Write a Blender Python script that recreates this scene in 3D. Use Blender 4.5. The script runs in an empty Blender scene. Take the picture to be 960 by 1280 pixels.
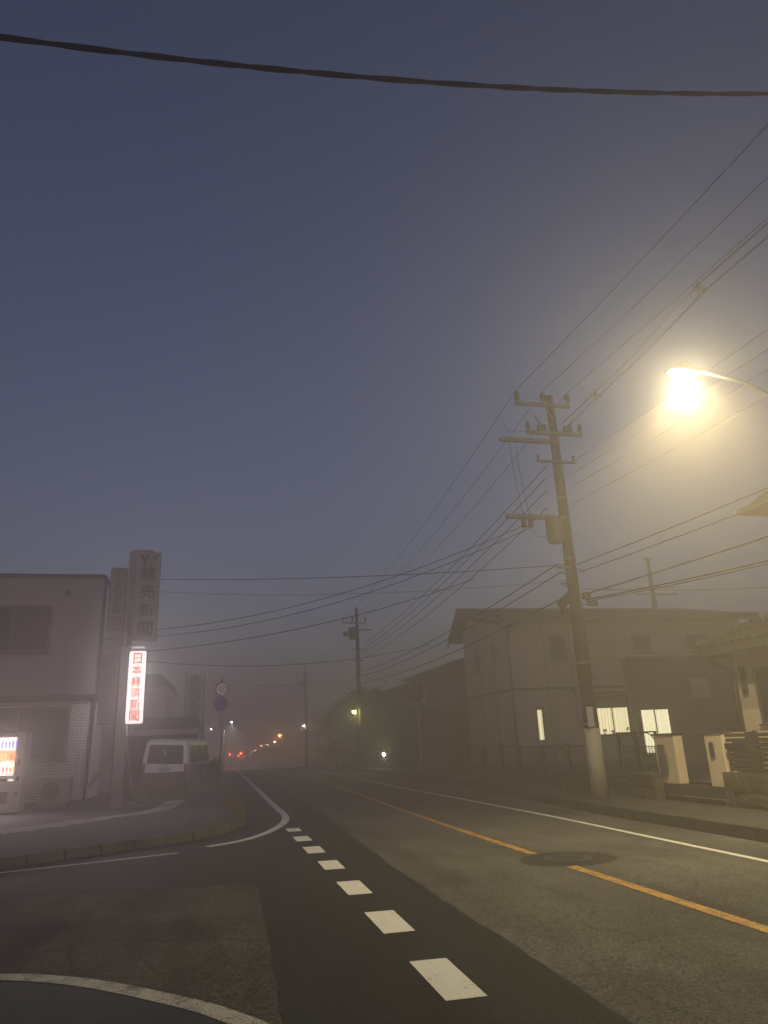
import bpy, bmesh, math, random
from mathutils import Vector, Matrix
random.seed(7)
S = bpy.context.scene
COL = S.collection
R = math.radians

# ------------------------------------------------------------------ camera
cam_d = bpy.data.cameras.new('camera')
cam = bpy.data.objects.new('camera', cam_d)
COL.objects.link(cam)
cam_d.sensor_fit = 'VERTICAL'; cam_d.sensor_height = 36.0
cam_d.lens = 887.0 / 1280.0 * 36.0
cam_d.clip_start = 0.05; cam_d.clip_end = 3000
rr = Vector((0.97295, -0.22723, -0.04175)); uu = Vector((-0.03126, -0.30853, 0.9507)); ff = Vector((0.22891, 0.92368, 0.30728))
m = Matrix(((rr.x, uu.x, -ff.x, 0), (rr.y, uu.y, -ff.y, 0), (rr.z, uu.z, -ff.z, 1.6), (0, 0, 0, 1)))
cam.matrix_world = m
S.camera = cam

# ------------------------------------------------------------------ sky, exposure
SUN_EL, SUN_ROT = R(5.0), R(190)
W = bpy.data.worlds.new('World'); S.world = W
W.use_nodes = True
nt = W.node_tree; nt.nodes.clear()
o = nt.nodes.new('ShaderNodeOutputWorld'); bg = nt.nodes.new('ShaderNodeBackground')
sk = nt.nodes.new('ShaderNodeTexSky'); sk.sky_type = 'NISHITA'; sk.sun_disc = False
sk.sun_elevation = SUN_EL; sk.sun_rotation = SUN_ROT; sk.ozone_density = 2.0; sk.dust_density = 1.0; sk.altitude = 0
bg.inputs['Strength'].default_value = 0.074
tint = nt.nodes.new('ShaderNodeVectorMath'); tint.operation = 'MULTIPLY'; tint.inputs[1].default_value = (1.15, 0.87, 1.06)  # the camera's white balance
nt.links.new(sk.outputs[0], tint.inputs[0]); nt.links.new(tint.outputs[0], bg.inputs['Color']); nt.links.new(bg.outputs[0], o.inputs['Surface'])
S.view_settings.view_transform = 'Standard'; S.view_settings.look = 'None'
S.view_settings.exposure = 0.0; S.view_settings.gamma = 1.0; S.view_settings.use_curve_mapping = False
S.cycles.use_denoising = True
S.cycles.volume_bounces = 5
S.cycles.max_bounces = 8
S.cycles.diffuse_bounces = 3
S.cycles.sample_clamp_indirect = 4.0

# ------------------------------------------------------------------ materials
def nodemat(name):
    mt = bpy.data.materials.new(name); mt.use_nodes = True
    t = mt.node_tree
    return mt, t, t.nodes['Principled BSDF']

def M(name, c, rough=0.8, var=0.18, scale=3.0, fine=60.0, bump=0.25, metal=0.0, c2=None, spec=0.35, dirt=0.0):
    mt, t, b = nodemat(name)
    tc = t.nodes.new('ShaderNodeTexCoord')
    n1 = t.nodes.new('ShaderNodeTexNoise'); n1.inputs['Scale'].default_value = scale; n1.inputs['Detail'].default_value = 6
    n1.inputs['Roughness'].default_value = 0.65
    n2 = t.nodes.new('ShaderNodeTexNoise'); n2.inputs['Scale'].default_value = fine; n2.inputs['Detail'].default_value = 3
    t.links.new(tc.outputs['Object'], n1.inputs['Vector']); t.links.new(tc.outputs['Object'], n2.inputs['Vector'])
    mx = t.nodes.new('ShaderNodeMix'); mx.data_type = 'RGBA'
    lo = tuple(x * (1 - var) for x in c); hi = tuple(min(1, x * (1 + var)) for x in (c2 or c))
    mx.inputs[6].default_value = (*lo, 1); mx.inputs[7].default_value = (*hi, 1)
    rm = t.nodes.new('ShaderNodeMapRange'); rm.inputs[1].default_value = 0.3; rm.inputs[2].default_value = 0.7
    ad = t.nodes.new('ShaderNodeMath'); ad.operation = 'MULTIPLY_ADD'; ad.inputs[1].default_value = 0.45
    t.links.new(n2.outputs[0], ad.inputs[0])
    ml = t.nodes.new('ShaderNodeMath'); ml.operation = 'MULTIPLY'; ml.inputs[1].default_value = 0.6
    t.links.new(n1.outputs[0], ml.inputs[0]); t.links.new(ml.outputs[0], ad.inputs[2])
    t.links.new(ad.outputs[0], rm.inputs[0]); t.links.new(rm.outputs[0], mx.inputs[0])
    col = mx.outputs[2]
    if dirt:
        n3 = t.nodes.new('ShaderNodeTexNoise'); n3.inputs['Scale'].default_value = 0.7; n3.inputs['Detail'].default_value = 8
        mp = t.nodes.new('ShaderNodeMapping'); mp.inputs['Scale'].default_value = (2.5, 2.5, 0.5)
        t.links.new(tc.outputs['Object'], mp.inputs[0]); t.links.new(mp.outputs[0], n3.inputs['Vector'])
        r3 = t.nodes.new('ShaderNodeMapRange'); r3.inputs[1].default_value = 0.45; r3.inputs[2].default_value = 0.75
        r3.inputs[4].default_value = dirt
        t.links.new(n3.outputs[0], r3.inputs[0])
        m2 = t.nodes.new('ShaderNodeMix'); m2.data_type = 'RGBA'
        m2.inputs[7].default_value = (c[0] * .4, c[1] * .38, c[2] * .33, 1)
        t.links.new(r3.outputs[0], m2.inputs[0]); t.links.new(col, m2.inputs[6]); col = m2.outputs[2]
    t.links.new(col, b.inputs['Base Color'])
    b.inputs['Roughness'].default_value = rough; b.inputs['Metallic'].default_value = metal
    b.inputs['Specular IOR Level'].default_value = spec
    if bump:
        bp = t.nodes.new('ShaderNodeBump'); bp.inputs['Strength'].default_value = bump; bp.inputs['Distance'].default_value = 0.01
        t.links.new(n2.outputs[0], bp.inputs['Height']); t.links.new(bp.outputs[0], b.inputs['Normal'])
    return mt

def asphalt(name, c, rough, agg, stain, crack=0.0, wet=0.0):
    mt, t, b = nodemat(name)
    tc = t.nodes.new('ShaderNodeTexCoord')
    v = t.nodes.new('ShaderNodeTexVoronoi'); v.inputs['Scale'].default_value = 70
    n = t.nodes.new('ShaderNodeTexNoise'); n.inputs['Scale'].default_value = 0.55; n.inputs['Detail'].default_value = 9; n.inputs['Roughness'].default_value = 0.68
    n4 = t.nodes.new('ShaderNodeTexNoise'); n4.inputs['Scale'].default_value = 16; n4.inputs['Detail'].default_value = 8; n4.inputs['Roughness'].default_value = 0.8
    for q in (v, n, n4): t.links.new(tc.outputs['Object'], q.inputs['Vector'])
    g = t.nodes.new('ShaderNodeMix'); g.data_type = 'RGBA'
    g.inputs[6].default_value = (*[x * (1 - agg) for x in c], 1); g.inputs[7].default_value = (*[x * (1 + agg) for x in c], 1)
    hs = t.nodes.new('ShaderNodeSeparateColor'); t.links.new(v.outputs['Color'], hs.inputs[0]); t.links.new(hs.outputs[0], g.inputs[0])
    r1 = t.nodes.new('ShaderNodeMapRange'); r1.inputs[1].default_value = 0.35; r1.inputs[2].default_value = 0.68
    r1.inputs[3].default_value = 1 - stain; r1.inputs[4].default_value = 1 + stain
    t.links.new(n.outputs[0], r1.inputs[0])
    r2 = t.nodes.new('ShaderNodeMapRange'); r2.inputs[1].default_value = 0.3; r2.inputs[2].default_value = 0.7
    r2.inputs[3].default_value = 1 - agg * .6; r2.inputs[4].default_value = 1 + agg * .6
    t.links.new(n4.outputs[0], r2.inputs[0])
    mm = t.nodes.new('ShaderNodeMath'); mm.operation = 'MULTIPLY'
    t.links.new(r1.outputs[0], mm.inputs[0]); t.links.new(r2.outputs[0], mm.inputs[1])
    mp = t.nodes.new('ShaderNodeMapping'); mp.inputs['Scale'].default_value = (1.5, 0.13, 1); t.links.new(tc.outputs['Object'], mp.inputs[0])
    n5 = t.nodes.new('ShaderNodeTexNoise'); n5.inputs['Scale'].default_value = 1.1; n5.inputs['Detail'].default_value = 7; n5.inputs['Roughness'].default_value = 0.6
    t.links.new(mp.outputs[0], n5.inputs['Vector'])
    r5 = t.nodes.new('ShaderNodeMapRange'); r5.inputs[1].default_value = 0.35; r5.inputs[2].default_value = 0.7; r5.inputs[3].default_value = 1 - stain * .9; r5.inputs[4].default_value = 1 + stain * .9
    t.links.new(n5.outputs[0], r5.inputs[0])
    # wandering cracks, only where a mask lets them through
    nd = t.nodes.new('ShaderNodeTexNoise'); nd.inputs['Scale'].default_value = 1.7; nd.inputs['Detail'].default_value = 6; t.links.new(tc.outputs['Object'], nd.inputs['Vector'])
    va = t.nodes.new('ShaderNodeVectorMath'); va.operation = 'MULTIPLY_ADD'; va.inputs[1].default_value = (.9, .9, 0)
    t.links.new(nd.outputs['Color'], va.inputs[0]); t.links.new(tc.outputs['Object'], va.inputs[2])
    ck = t.nodes.new('ShaderNodeTexVoronoi'); ck.feature = 'DISTANCE_TO_EDGE'; ck.inputs['Scale'].default_value = 0.5; t.links.new(va.outputs[0], ck.inputs['Vector'])
    rc = t.nodes.new('ShaderNodeMapRange'); rc.inputs[1].default_value = 0.002; rc.inputs[2].default_value = 0.010; rc.inputs[3].default_value = 1 - crack; rc.inputs[4].default_value = 1.0
    t.links.new(ck.outputs['Distance'], rc.inputs[0])
    m6 = t.nodes.new('ShaderNodeMath'); m6.operation = 'MULTIPLY'; t.links.new(r5.outputs[0], m6.inputs[0]); t.links.new(rc.outputs[0], m6.inputs[1])
    m7 = t.nodes.new('ShaderNodeMath'); m7.operation = 'MULTIPLY'; t.links.new(m6.outputs[0], m7.inputs[0]); t.links.new(mm.outputs[0], m7.inputs[1]); mm = m7
    vm = t.nodes.new('ShaderNodeVectorMath'); vm.operation = 'SCALE'
    t.links.new(g.outputs[2], vm.inputs[0]); t.links.new(mm.outputs[0], vm.inputs['Scale'])
    t.links.new(vm.outputs[0], b.inputs['Base Color'])
    r3 = t.nodes.new('ShaderNodeMapRange'); r3.inputs[1].default_value = 0.35; r3.inputs[2].default_value = 0.7
    r3.inputs[3].default_value = rough - wet; r3.inputs[4].default_value = rough
    t.links.new(n.outputs[0], r3.inputs[0]); t.links.new(r3.outputs[0], b.inputs['Roughness'])
    b.inputs['Specular IOR Level'].default_value = 0.22
    bp = t.nodes.new('ShaderNodeBump'); bp.inputs['Strength'].default_value = 0.5; bp.inputs['Distance'].default_value = 0.006
    t.links.new(v.outputs['Distance'], bp.inputs['Height']); t.links.new(bp.outputs[0], b.inputs['Normal'])
    return mt

def paint(name, c, under, wear=0.35):
    mt, t, b = nodemat(name)
    tc = t.nodes.new('ShaderNodeTexCoord')
    n = t.nodes.new('ShaderNodeTexNoise'); n.inputs['Scale'].default_value = 5; n.inputs['Detail'].default_value = 9; n.inputs['Roughness'].default_value = 0.8
    w = t.nodes.new('ShaderNodeTexNoise'); w.inputs['Scale'].default_value = 60; w.inputs['Detail'].default_value = 3
    for q in (n, w): t.links.new(tc.outputs['Object'], q.inputs['Vector'])
    a = t.nodes.new('ShaderNodeMath'); a.operation = 'MULTIPLY_ADD'; a.inputs[1].default_value = 0.5
    t.links.new(w.outputs[0], a.inputs[0]); 
    h = t.nodes.new('ShaderNodeMath'); h.operation = 'MULTIPLY'; h.inputs[1].default_value = 0.6; t.links.new(n.outputs[0], h.inputs[0])
    t.links.new(h.outputs[0], a.inputs[2])
    r = t.nodes.new('ShaderNodeMapRange'); r.inputs[1].default_value = 0.8 - wear; r.inputs[2].default_value = 0.9 - wear
    r.inputs[3].default_value = 0.0; r.inputs[4].default_value = 1.0
    t.links.new(a.outputs[0], r.inputs[0])
    mx = t.nodes.new('ShaderNodeMix'); mx.data_type = 'RGBA'
    mx.inputs[6].default_value = (*c, 1); mx.inputs[7].default_value = (*under, 1)
    t.links.new(r.outputs[0], mx.inputs[0]); t.links.new(mx.outputs[2], b.inputs['Base Color'])
    b.inputs['Roughness'].default_value = 0.7
    return mt

def glow(name, c, s):
    mt, t, b = nodemat(name)
    b.inputs['Base Color'].default_value = (0.6, 0.6, 0.6, 1)
    b.inputs['Emission Color'].default_value = (*c, 1); b.inputs['Emission Strength'].default_value = s
    mt.cycles.emission_sampling = 'NONE'   # each lamp also carries a real light, which is what gets sampled
    return mt

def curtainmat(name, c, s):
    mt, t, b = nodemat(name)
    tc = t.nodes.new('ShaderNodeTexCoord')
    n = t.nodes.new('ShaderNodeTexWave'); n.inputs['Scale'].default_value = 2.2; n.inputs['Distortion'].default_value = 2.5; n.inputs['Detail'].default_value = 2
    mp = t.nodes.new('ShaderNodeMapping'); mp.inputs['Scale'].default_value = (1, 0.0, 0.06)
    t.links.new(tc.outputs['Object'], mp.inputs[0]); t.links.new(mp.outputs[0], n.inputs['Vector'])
    r = t.nodes.new('ShaderNodeMapRange'); r.inputs[3].default_value = s * 0.58; r.inputs[4].default_value = s  # curtain folds painted as brighter and dimmer bands of glow, no cloth mesh
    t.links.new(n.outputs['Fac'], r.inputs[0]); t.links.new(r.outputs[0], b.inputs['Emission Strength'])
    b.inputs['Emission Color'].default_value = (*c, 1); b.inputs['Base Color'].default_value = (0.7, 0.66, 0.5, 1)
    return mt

def tilewall(name, c, mortar, bw, bh):
    mt, t, b = nodemat(name)
    tc = t.nodes.new('ShaderNodeTexCoord')
    sx = t.nodes.new('ShaderNodeSeparateXYZ'); cx = t.nodes.new('ShaderNodeCombineXYZ'); ad = t.nodes.new('ShaderNodeMath')
    t.links.new(tc.outputs['Object'], sx.inputs[0]); t.links.new(sx.outputs[0], ad.inputs[0]); t.links.new(sx.outputs[1], ad.inputs[1])
    t.links.new(ad.outputs[0], cx.inputs[0]); t.links.new(sx.outputs[2], cx.inputs[1])
    k = t.nodes.new('ShaderNodeTexBrick'); k.inputs['Scale'].default_value = 1; k.inputs['Brick Width'].default_value = bw
    k.inputs['Row Height'].default_value = bh; k.inputs['Mortar Size'].default_value = 0.008
    k.inputs['Color1'].default_value = (*c, 1); k.inputs['Color2'].default_value = (*[x * .88 for x in c], 1); k.inputs['Mortar'].default_value = (*mortar, 1)
    t.links.new(cx.outputs[0], k.inputs['Vector']); t.links.new(k.outputs['Color'], b.inputs['Base Color'])
    bp = t.nodes.new('ShaderNodeBump'); bp.inputs['Strength'].default_value = 0.6; bp.inputs['Distance'].default_value = 0.01; bp.invert = True
    t.links.new(k.outputs['Fac'], bp.inputs['Height']); t.links.new(bp.outputs[0], b.inputs['Normal'])
    b.inputs['Roughness'].default_value = 0.6
    return mt

MAT = dict(
    ground=M('earth', (0.06, 0.055, 0.045), 0.95, 0.3, 1.2, 30),
    road_old=asphalt('worn_asphalt', (0.098, 0.094, 0.087), 0.85, 0.52, 0.30, crack=0.25),
    road_new=asphalt('fresh_asphalt', (0.020, 0.0195, 0.019), 0.8, 0.5, 0.24, wet=0.1),
    road_side=asphalt('side_asphalt', (0.066, 0.061, 0.054), 0.88, 0.65, 0.45, crack=0.4),
    road_patch=asphalt('patch_asphalt', (0.045, 0.042, 0.037), 0.8, 0.4, 0.3),
    road_dark=asphalt('dark_asphalt', (0.026, 0.025, 0.023), 0.7, 0.3, 0.4, wet=0.1),
    pave=asphalt('pavement_asphalt', (0.085, 0.078, 0.075), 0.85, 0.2, 0.2),
    kerb=M('kerb_concrete', (0.11, 0.098, 0.083), 0.9, 0.4, 4, 50, 0.5, c2=(0.12, 0.11, 0.085), dirt=0.8),
    kerb_dark=M('dark_kerb', (0.075, 0.068, 0.055), 0.9, 0.35, 4, 50, 0.5, dirt=0.7),
    white=paint('white_road_paint', (0.72, 0.70, 0.66), (0.12, 0.115, 0.105), 0.17),
    white_new=paint('fresh_white_paint', (0.86, 0.84, 0.80), (0.36, 0.34, 0.31), 0.19),
    white_worn=paint('worn_white_paint', (0.5, 0.48, 0.43), (0.08, 0.075, 0.07), 0.27),
    yellow=paint('orange_road_paint', (0.60, 0.31, 0.045), (0.16, 0.11, 0.06), 0.29),
    tile_strip=M('light_paving', (0.34, 0.31, 0.29), 0.85, 0.25, 6, 60, 0.3),
    stucco=M('grey_stucco', (0.37, 0.36, 0.365), 0.9, 0.08, 1.5, 90, 0.4, dirt=0.35),
    cream=M('cream_render', (0.78, 0.65, 0.46), 0.9, 0.07, 2.5, 140, 0.4, dirt=0.15),
    cream_wall=M('cream_wall', (0.50, 0.43, 0.32), 0.9, 0.08, 2, 120, 0.4, dirt=0.25),
    siding=M('beige_siding', (0.42, 0.40, 0.36), 0.9, 0.08, 1.2, 100, 0.3, dirt=0.35),
    siding_dark=M('brown_siding', (0.07, 0.06, 0.048), 0.9, 0.1, 1.2, 100, 0.3, dirt=0.3),
    roof=M('slate_roof', (0.075, 0.07, 0.062), 0.85, 0.25, 3, 50, 0.4),
    roof_tile=M('clay_roof_tile', (0.045, 0.04, 0.028), 0.7, 0.25, 3, 50, 0.4),
    tiles=tilewall('white_wall_tile', (0.70, 0.68, 0.69), (0.24, 0.22, 0.21), 0.23, 0.085),
    trim=M('dark_trim', (0.06, 0.055, 0.055), 0.6, 0.15),
    alu=M('window_aluminium', (0.14, 0.13, 0.125), 0.45, 0.1, metal=0.4),
    fascia=M('fascia_board', (0.065, 0.057, 0.045), 0.7, 0.15),
    pipe=M('brown_pipe', (0.07, 0.06, 0.058), 0.6, 0.1),
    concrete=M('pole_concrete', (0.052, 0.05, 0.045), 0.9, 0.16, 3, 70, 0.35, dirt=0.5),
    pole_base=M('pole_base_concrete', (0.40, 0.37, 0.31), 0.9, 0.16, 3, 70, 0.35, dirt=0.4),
    block=M('concrete_block', (0.10, 0.092, 0.075), 0.92, 0.25, 4, 60, 0.6, dirt=0.55),
    stone=M('rough_stone', (0.085, 0.076, 0.056), 0.95, 0.45, 7, 35, 1.0, c2=(0.11, 0.095, 0.065), dirt=0.5),
    steel=M('galvanised_steel', (0.15, 0.145, 0.14), 0.6, 0.15, 6, 80, 0.1, metal=0.3),
    grey_paint=M('grey_painted_steel', (0.40, 0.38, 0.38), 0.6, 0.12, 4, 60, 0.1, dirt=0.45),
    black_steel=M('black_steel', (0.03, 0.028, 0.026), 0.55, 0.2),
    slat=M('dark_slat', (0.06, 0.052, 0.042), 0.6, 0.2, 5, 60, 0.2),
    wire=M('cable_sheath', (0.008, 0.008, 0.009), 0.8, 0.1, bump=0, spec=0.05),
    porcelain=M('porcelain', (0.07, 0.066, 0.06), 0.35, 0.1),
    transformer=M('transformer_paint', (0.10, 0.10, 0.08), 0.5, 0.12),
    sign_white=M('sign_plate', (0.36, 0.36, 0.40), 0.5, 0.06, 4, 40, 0.05, dirt=0.3),
    sign_back=M('sign_back', (0.30, 0.27, 0.265), 0.6, 0.12, 4, 40, 0.1, dirt=0.3),
    plate_white=M('plate_white', (0.44, 0.43, 0.45), 0.5, 0.05, 4, 40, 0.0),
    ink=M('sign_ink', (0.045, 0.05, 0.075), 0.6, 0.1, bump=0),
    red_ink=M('red_ink', (0.20, 0.035, 0.035), 0.6, 0.1, bump=0),
    grey_ink=M('grey_ink', (0.14, 0.13, 0.14), 0.6, 0.1, bump=0),
    blue_sign=M('blue_sign', (0.03, 0.035, 0.16), 0.5, 0.1, bump=0),
    red_sign=M('red_sign', (0.13, 0.02, 0.025), 0.5, 0.1, bump=0),
    van_paint=M('silver_car_paint', (0.74, 0.73, 0.74), 0.32, 0.05, 2, 30, 0.0, metal=0.25, spec=0.5, dirt=0.12),
    rubber=M('rubber', (0.02, 0.02, 0.02), 0.85, 0.2),
    vm_body=M('machine_paint', (0.58, 0.55, 0.54), 0.4, 0.06, 2, 30, 0.02),
    vm_dark=M('machine_dark', (0.05, 0.045, 0.045), 0.5, 0.1),
    leaf=M('leaf', (0.035, 0.05, 0.02), 0.7, 0.45, 1.1, 20, 0, c2=(0.07, 0.075, 0.03)),
    leaf2=M('dark_leaf', (0.025, 0.035, 0.018), 0.7, 0.45, 1.1, 20, 0, c2=(0.05, 0.055, 0.025)),
    weed=M('dry_weed', (0.14, 0.12, 0.05), 0.9, 0.4, 3, 20, 0, c2=(0.2, 0.17, 0.07)),
    bark=M('bark', (0.06, 0.05, 0.04), 0.95, 0.3, 6, 40, 0.6),
    orange=M('mirror_orange', (0.45, 0.14, 0.03), 0.5, 0.1, bump=0),
    tail=M('tail_lamp_red', (0.25, 0.01, 0.01), 0.3, 0.1, bump=0),
)
def glassmat(name, c, rough):
    mt, t, b = nodemat(name)
    b.inputs['Base Color'].default_value = (*c, 1); b.inputs['Roughness'].default_value = rough
    b.inputs['Specular IOR Level'].default_value = 0.3
    tc = t.nodes.new('ShaderNodeTexCoord'); n = t.nodes.new('ShaderNodeTexNoise'); n.inputs['Scale'].default_value = 1.3
    t.links.new(tc.outputs['Object'], n.inputs['Vector'])
    bp = t.nodes.new('ShaderNodeBump'); bp.inputs['Strength'].default_value = 0.08; bp.inputs['Distance'].default_value = 0.05
    t.links.new(n.outputs[0], bp.inputs['Height']); t.links.new(bp.outputs[0], b.inputs['Normal'])
    return mt
MAT['glass'] = glassmat('dark_glass', (0.03, 0.03, 0.034), 0.22)
MAT['blind'] = M('curtain_behind_glass', (0.045, 0.045, 0.055), 0.9, 0.2, 6, 40, 0.0, spec=0.03)
MAT['mirror'] = glassmat('mirror_glass', (0.12, 0.12, 0.12), 0.1)
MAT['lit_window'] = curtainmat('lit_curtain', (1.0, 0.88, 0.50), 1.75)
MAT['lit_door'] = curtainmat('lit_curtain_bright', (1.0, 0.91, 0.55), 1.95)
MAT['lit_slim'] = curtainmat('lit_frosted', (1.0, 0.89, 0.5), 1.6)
MAT['sign_lit'] = glow('lit_sign_face', (1.0, 0.95, 0.94), 1.3)
MAT['sign_lit_ink'] = glow('lit_sign_red', (1.0, 0.10, 0.03), 0.72)
MAT['vm_lit'] = glow('machine_light', (1.0, 0.93, 0.88), 1.35)
MAT['vm_blue'] = glow('machine_blue', (0.05, 0.12, 0.8), 0.9)
MAT['vm_orange'] = glow('machine_orange', (1.0, 0.32, 0.03), 1.1)
MAT['vm_red'] = glow('machine_red', (0.9, 0.12, 0.05), 0.9)
MAT['vm_white'] = glow('machine_white', (1.0, 0.9, 0.8), 1.3)
MAT['bulb_main'] = glow('lamp_glass', (1.0, 0.85, 0.45), 25.0)
MAT['bulb_green'] = glow('lamp_yellow_green', (0.85, 0.9, 0.25), 22.0)
MAT['bulb_white'] = glow('lamp_white', (1.0, 0.97, 0.8), 22.0)
MAT['bulb_cool'] = glow('lamp_cool', (0.95, 1.0, 0.88), 25.0)
MAT['bulb_orange'] = glow('lamp_orange', (1.0, 0.42, 0.08), 60.0)
MAT['bulb_red'] = glow('lamp_red', (1.0, 0.06, 0.03), 60.0)

# ------------------------------------------------------------------ mesh helpers
class MB:
    def __init__(s): s.v = []; s.f = []
    def add(s, vs, fs):
        n = len(s.v); s.v += [tuple(p) for p in vs]; s.f += [tuple(i + n for i in f) for f in fs]; return s
    def box(s, a, b):
        x0, y0, z0 = a; x1, y1, z1 = b
        return s.add([(x0, y0, z0), (x1, y0, z0), (x1, y1, z0), (x0, y1, z0), (x0, y0, z1), (x1, y0, z1), (x1, y1, z1), (x0, y1, z1)],
                     [(0, 3, 2, 1), (4, 5, 6, 7), (0, 1, 5, 4), (1, 2, 6, 5), (2, 3, 7, 6), (3, 0, 4, 7)])
    def prism(s, poly, d, axis='z'):
        """poly: 2D points; d=(lo,hi) along axis"""
        n = len(poly)
        def P(p, h):
            return {'z': (p[0], p[1], h), 'y': (p[0], h, p[1]), 'x': (h, p[0], p[1])}[axis]
        vs = [P(p, d[0]) for p in poly] + [P(p, d[1]) for p in poly]
        fs = [tuple(range(n - 1, -1, -1)), tuple(range(n, 2 * n))] + [(i, (i + 1) % n, n + (i + 1) % n, n + i) for i in range(n)]
        return s.add(vs, fs)
    def tube(s, pts, r, n=6, r2=None, cap=True):
        pts = [Vector(p) for p in pts]; k = len(pts); vs = []; fs = []
        for i, p in enumerate(pts):
            d = (pts[min(i + 1, k - 1)] - pts[max(i - 1, 0)]).normalized()
            up = Vector((0, 0, 1)) if abs(d.z) < 0.95 else Vector((1, 0, 0))
            a = d.cross(up).normalized(); b = d.cross(a).normalized()
            rad = r if r2 is None else r + (r2 - r) * i / max(1, k - 1)
            for j in range(n):
                t = 2 * math.pi * j / n
                vs.append(p + a * math.cos(t) * rad + b * math.sin(t) * rad)
        for i in range(k - 1):
            for j in range(n):
                fs.append((i * n + j, i * n + (j + 1) % n, (i + 1) * n + (j + 1) % n, (i + 1) * n + j))
        if cap: fs.append(tuple(range(n - 1, -1, -1))); fs.append(tuple(range((k - 1) * n, k * n)))
        return s.add(vs, fs)
    def disc(s, c, r, t, axis='y', n=20):
        poly = [(math.cos(2 * math.pi * i / n) * r, math.sin(2 * math.pi * i / n) * r) for i in range(n)]
        x, y, z = c
        if axis == 'y': return s.prism([(x + p, z + q) for p, q in poly], (y, y + t), 'y')
        if axis == 'x': return s.prism([(y + p, z + q) for p, q in poly], (x, x + t), 'x')
        return s.prism([(x + p, y + q) for p, q in poly], (z, z + t), 'z')
    def ring(s, c, r0, r1, t, axis='y', n=24):
        x, y, z = c; vs = []; fs = []
        for h in (0, t):
            for r in (r0, r1):
                for i in range(n):
                    p, q = math.cos(2 * math.pi * i / n) * r, math.sin(2 * math.pi * i / n) * r
                    vs.append((x + p, y + h, z + q) if axis == 'y' else ((x + h, y + p, z + q) if axis == 'x' else (x + p, y + q, z + h)))
        for i in range(n):
            j = (i + 1) % n
            fs += [(i, j, n + j, n + i), (2 * n + i, 3 * n + i, 3 * n + j, 2 * n + j), (i, 2 * n + i, 2 * n + j, j), (n + i, n + j, 3 * n + j, 3 * n + i)]
        return s.add(vs, fs)
    def lathe(s, prof, c=(0, 0, 0), n=14):
        vs = []; fs = []
        for r, z in prof:
            for j in range(n):
                t = 2 * math.pi * j / n; vs.append((c[0] + math.cos(t) * r, c[1] + math.sin(t) * r, c[2] + z))
        k = len(prof)
        for i in range(k - 1):
            for j in range(n): fs.append((i * n + j, i * n + (j + 1) % n, (i + 1) * n + (j + 1) % n, (i + 1) * n + j))
        fs.append(tuple(range(n - 1, -1, -1))); fs.append(tuple(range((k - 1) * n, k * n)))
        return s.add(vs, fs)
    def loft(s, secs):
        n = len(secs[0]); vs = [p for q in secs for p in q]; fs = []
        for i in range(len(secs) - 1):
            for j in range(n): fs.append((i * n + j, i * n + (j + 1) % n, (i + 1) * n + (j + 1) % n, (i + 1) * n + j))
        fs.append(tuple(range(n - 1, -1, -1))); fs.append(tuple(range((len(secs) - 1) * n, len(secs) * n)))
        return s.add(vs, fs)
    def build(s, name, mat, parent=None, smooth=False, bevel=0.0, loc=None, rz=0.0, label=None):
        me = bpy.data.meshes.new(name); me.from_pydata(s.v, [], s.f)
        bm = bmesh.new(); bm.from_mesh(me)
        bmesh.ops.recalc_face_normals(bm, faces=bm.faces)
        if bevel:
            es = [e for e in bm.edges if len(e.link_faces) == 2 and e.calc_face_angle(0) > 0.6]
            bmesh.ops.bevel(bm, geom=es, offset=bevel, segments=1, affect='EDGES', clamp_overlap=True)
        bm.to_mesh(me); bm.free()
        if smooth:
            for p in me.polygons: p.use_smooth = True
        me.materials.append(MAT[mat] if isinstance(mat, str) else mat)
        ob = bpy.data.objects.new(name, me); COL.objects.link(ob)
        if parent: ob.parent = parent
        if loc: ob.location = loc
        ob.rotation_euler.z = rz
        if label: ob['label'] = label
        return ob

def thing(name, label, cat, loc=(0, 0, 0), rz=0.0, group=None):
    e = bpy.data.objects.new(name, None); COL.objects.link(e)
    e.location = loc; e.rotation_euler = (0, 0, rz); e.empty_display_size = 0.2
    e['label'] = label; e['category'] = cat
    if group: e['group'] = group
    return e
def tag(ob, label, cat, group=None):
    ob['label'] = label; ob['category'] = cat
    if group: ob['group'] = group
    return ob
def struct(ob): ob['kind'] = 'structure'; return ob
def stuff(ob): ob['kind'] = 'stuff'; return ob
def part_copy(src, parent, loc=None, rz=None):
    c = src.copy(); COL.objects.link(c); c.parent = parent
    if loc is not None: c.location = loc
    if rz is not None: c.rotation_euler.z = rz
    return c
def box(name, a, b, mat, parent=None, bevel=0.0, **k): return MB().box(a, b).build(name, mat, parent, bevel=bevel, **k)

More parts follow.
